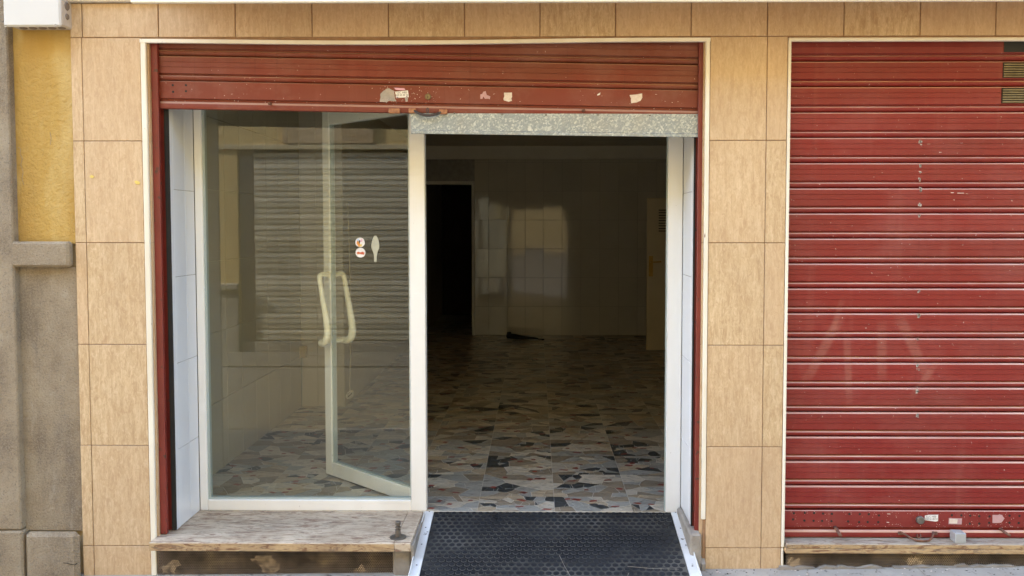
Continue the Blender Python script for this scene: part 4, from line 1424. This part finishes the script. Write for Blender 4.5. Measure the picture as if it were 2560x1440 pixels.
# cracks / scrap on the mat
MB().plate(jag([(.16, -.2), (.165, -.2), (.12, -.02), (.116, -.02)], .002, 5), 'z', 0, .001).transform(Matrix.Identity(4))
mb = MB()
for path in ([(.18, -.33), (.165, -.25), (.15, -.18), (.125, -.10), (.105, -.02)], [(.30, -.33), (.33, -.26), (.38, -.20), (.40, -.15)], [(.40, -.10), (.5, -.115), (.62, -.12)]):
    mb.tube([(x, y, rz(y) + .001) for x, y in path], .0009, 5)
mb.build('cracks', m_mortar, ramp, kind='stuff')

# ------------------------------------------------------------------ neighbouring building on the left
nb = thing('neighbour_building', (-2.2, .1, 0), 'ochre plastered building with grey cement base left of the tiled shop', 'building')
YN = .012
xn1 = XL_TILE0 - .001
MB().box(-60, xn1, YN + .02, .6, -.3, ROOF).build('wall', m_ext, nb)
xp = X(26, -.03, 400)
ZLb, ZLt = Z(668, -.03, 100), Z(604, -.03, 100)
MB().box(xp - .01, xn1, YN, YN + .02, ZLt - .01, 4.0).build('plaster_panel', m_yellow, nb)
MB().box(xp - .5, xp, -.028, YN + .02, Z(1326, -.03, 20), 4.0, bev=.006).build('pilaster', m_cement, nb)
MB().box(xp - .5, xp + .008, -.036, YN + .02, -.3, Z(1326, -.03, 20) - .003, bev=.008).build('pilaster_base', m_cement, nb)
MB().box(X(28, -.03, 640), xn1 - .012, -.034, YN - .0005, ZLb, ZLt, bev=.010).build('ledge', m_cement, nb)
MB().box(xp, xn1 - .0015, YN - .004, YN + .02, Z(1322, 0, 100) - .01, ZLb - .001).build('dado', m_cement, nb)
MB().box(xp + .012, xn1 - .004, -.034, YN - .006, -.3, Z(1332, -.03, 100), bev=.022).build('plinth', m_cement, nb)

mb = MB()
for pts in ([(45, 368), (52, 372), (50, 385), (56, 396), (52, 412), (58, 430), (55, 447), (60, 462)], [(40, 575), (46, 582), (43, 592)], [(125, 330), (128, 345), (126, 362)]):
    mb.tube([P(a_, b_, YN - .0003) for a_, b_ in pts], .0011, 5)
mb.build('crack', m_cement, nb)
mb = MB()
mb.tube([P(a_, b_, -.0345) for a_, b_ in ((158, 1407), (168, 1408), (178, 1411), (188, 1412), (193, 1408))], .0016, 5)
mb.build('crack', m_cavity, nb)
# utility box on the neighbour wall
YB0 = -.095
a, b = P(8, 66, YB0), P(151, 66, YB0)
ub = thing('utility_box', ((a.x + b.x) / 2, 0, a.z), 'white plastic electrical box mounted above the ochre plaster', 'electrical box')
ubz0, ubz1 = a.z, a.z + .42
MB().box(a.x + .006, b.x - .004, YB0 + .020, YN - .001, ubz0 + .008, ubz1 - .004, bev=.006).build('housing', m_boxside, ub)
MB().box(a.x, b.x, YB0, YB0 + .019, ubz0, ubz1, bev=.007).build('cover', m_box, ub)
for px, py in ((14, 64), (139, 62.5)):
    c = P(px, py, YB0)
    s_ = MB().lathe([(.001, 0), (.0062, 0), (.0055, -.0012), (.001, -.0012)], (c.x, YB0 - .0002, c.z), 14, 'y').build('screw', m_boxside, ub)
    MB().box(c.x - .0045, c.x + .0045, YB0 - .0018, YB0 - .0012, c.z - .001, c.z + .001).build('slot', m_black, s_)
for q, (dz, rr_) in enumerate(((.055, .014), (.10, .019), (.15, .014), (.20, .019))):
    MB().lathe([(.001, .004), (rr_ * .8, .004), (rr_, .0), (rr_, -.004)], (b.x - .004, -.035, ubz0 + dz), 18, 'x').build('knockout', m_knock, ub)
for q in range(5):
    MB().lathe([(.016, .004), (.016, -.002), (.012, -.005), (.001, -.005)], (a.x + .05 + q * .042, -.035, ubz0 + .008), 16, 'z').build('knockout', m_knock, ub)

# ------------------------------------------------------------------ things inside the shop
YD_ = 5.65
dx0, dz1, dz0 = X(1617, YD_), Z(495, YD_, 1640), FLOOR + .004
idr = thing('interior_door', (dx0 + .35, YD_, FLOOR), 'cream interior door with vent grille standing open deep inside', 'door')
MB().box(dx0, dx0 + .72, YD_, YD_ + .036, dz0, dz1, bev=.003).build('leaf', m_door, idr)
c0, c1 = P(1642, 513, YD_), P(1700, 583, YD_)
vg = MB().box(c0.x, c1.x + .06, YD_ - .008, YD_ - .0005, c1.z, c0.z, bev=.002).build('vent_grille', m_door, idr)
for q in range(9):
    zz = c1.z + .03 + q * (c0.z - c1.z - .05) / 9
    MB().extrude_x([(YD_ - .0085, zz), (YD_ - .018, zz - .010), (YD_ - .0165, zz - .012), (YD_ - .0085, zz - .004)], c0.x + .02, c1.x + .04, closed=True).build('louvre', m_cavity, vg)
c0, c1 = P(1622, 640, YD_), P(1632, 691, YD_)
hpl = MB().box(c0.x, c1.x, YD_ - .007, YD_ - .0005, c1.z, c0.z, bev=.003).build('handle_plate', m_gold, idr)
c = P(1627, 655, YD_)
MB().tube([(c.x, YD_ - .006, c.z), (c.x, YD_ - .04, c.z), (c.x + .01, YD_ - .05, c.z), (c.x + .11, YD_ - .05, c.z + .004)], .008, 8).build('lever', m_gold, hpl, True)

# folded umbrella on the floor at the back
um = thing('umbrella', (X(1310, 6.5, 850), 6.55, FLOOR), 'small folded black umbrella lying on the floor at the back wall', 'umbrella')
uz = FLOOR
ux0, ux1 = X(1268, 6.6, 845), X(1345, 6.6, 848)
n = 14
pth, rad = [], []
for i in range(n):
    t = i / (n - 1)
    pth.append((ux0 + (ux1 - ux0) * t, 6.60 - .12 * t, uz + .035 - .018 * t + .004 * math.sin(9 * t)))
    rad.append((.026 + .012 * math.sin(math.pi * min(1, t * 1.2))) * (1 - .75 * t) + .004)
MB().tube(pth, rad, 9).build('canopy', m_cloth, um, True)
e_ = pth[-1]
hk = [(e_[0] + .02 * q, e_[1] - .01 * q, uz + .014) for q in range(3)] + [(e_[0] + .055 + .018 * math.sin(a_), e_[1] - .045 + .018 * math.cos(a_), uz + .014) for a_ in (0.3, 1.2, 2.0, 2.8, 3.6)]
MB().tube(hk, .008, 7).build('handle', m_cloth, um, True)
MB().box(ux0 - .004, ux0 + .05, 6.585, 6.635, uz + .03, uz + .085, bev=.008).build('tip_cap', m_cloth, um)

# junction box with conduit in the corner
c = P(757, 878, Y_STEP)
jb = thing('junction_box', (c.x, Y_STEP, c.z), 'small cream socket box with conduit on the inner tiled wall', 'socket box')
MB().box(c.x - .035, c.x + .038, Y_STEP - .05, Y_STEP - .003, c.z - .045, c.z + .045, bev=.006).build('box', m_cream, jb)
MB().box(c.x - .030, c.x + .033, Y_STEP - .054, Y_STEP - .0505, c.z - .040, c.z + .040, bev=.003).build('lid', m_cream, jb)
MB().tube([(c.x - .01, Y_STEP - .018, c.z - .045), (c.x - .012, Y_STEP - .018, c.z - .2), (c.x - .016, Y_STEP - .018, FLOOR + .002)], .011, 8).build('conduit', m_conduit, jb, True)

# looped pull cord hanging behind the door
c = P(873, 860, 1.6)
cord = []
for i in range(20):
    t = i / 19
    cord.append((c.x + .010 * math.sin(3 * t), 1.6, c.z + .9 - t * 1.17))
for i in range(26):
    a_ = i * .55
    cord.append((cord[19][0] + .022 * math.sin(a_), 1.6 + .006 * math.cos(a_ * .7), cord[19][2] - .03 - .05 * (1 - math.cos(a_ * .9)) * .5))
pc = MB().tube(cord, .0028, 5).build('pull_cord', m_cord, smooth=True, label='pale knotted cord hanging behind the door glass', cat='cord')
# the cord is tied to a hook in the ceiling
pc.data.transform(Matrix.Identity(4))

# thin cable across the door head
# ------------------------------------------------------------------ building across the street (seen reflected in the panes)
YO = -5.78
op = thing('opposite_building', (-2, YO, 0), 'yellow rendered building across the street reflected in the shop window', 'building')
ox0, ox1, oz1 = -3.66, -.95, 2.40
MB().box(-60, ox0, YO - 4, YO, -.3, 2.47).box(ox1, 60, YO - 4, YO, -.3, 2.47).box(-60, 60, YO - 4, YO - .002, 2.4705, ROOF_OPP).box(ox0, ox1, YO - 4, YO - .35, -.3, 2.47).build('wall', m_opp, op)
MB().box(-60, 60, YO, YO + .02, 2.46, 2.52, bev=.005).build('string_course', m_opp_cream, op)
for (xa, xb) in ((-60, ox0), (ox1, 60)):
    MB().box(xa, xb, YO, YO + .03, -.3, .74, bev=.005).build('dado', m_opp_stone, op)
    MB().box(xa, xb, YO, YO + .06, .741, .82, bev=.01).build('dado_cap', m_opp_stone, op)
MB().box(-3.10, -1.98, YO + .001, YO + .025, 2.53, 2.80, bev=.004).build('plaque', m_plaque, op)
MB().box(ox0, ox1, YO - .35, YO, -.3, .10).build('threshold', m_opp_stone, op)
MB().box(ox0, ox0 + .20, YO - .2, YO - .045, .10, 2.47).build('door_jamb', m_opp_stone, op)
osh = thing('roller_shutter', ((ox0 + ox1) / 2, YO - .12, .1), 'grey roller shutter across the street reflected in the shop window', 'shutter')
ome = None
for k in range(34):
    if ome is None:
        ome = MB().extrude_x([(YO - .045, 0), (YO - .020, -.001), (YO - .020, -.049), (YO - .034, -.050), (YO - .034, -.0535), (YO - .020, -.0545), (YO - .020, -.0605), (YO - .034, -.0615), (YO - .034, -.0655), (YO - .045, -.068)], ox0 + .2, ox1).mesh('slat', m_opp_shut)
    o = bpy.data.objects.new('slat', ome)
    COL.objects.link(o)
    o.location = (0, 0, 2.42 - k * .068)
    WM[o.name] = Matrix.Translation(o.location)
    adopt(o, osh)

print('objects', len(bpy.data.objects))
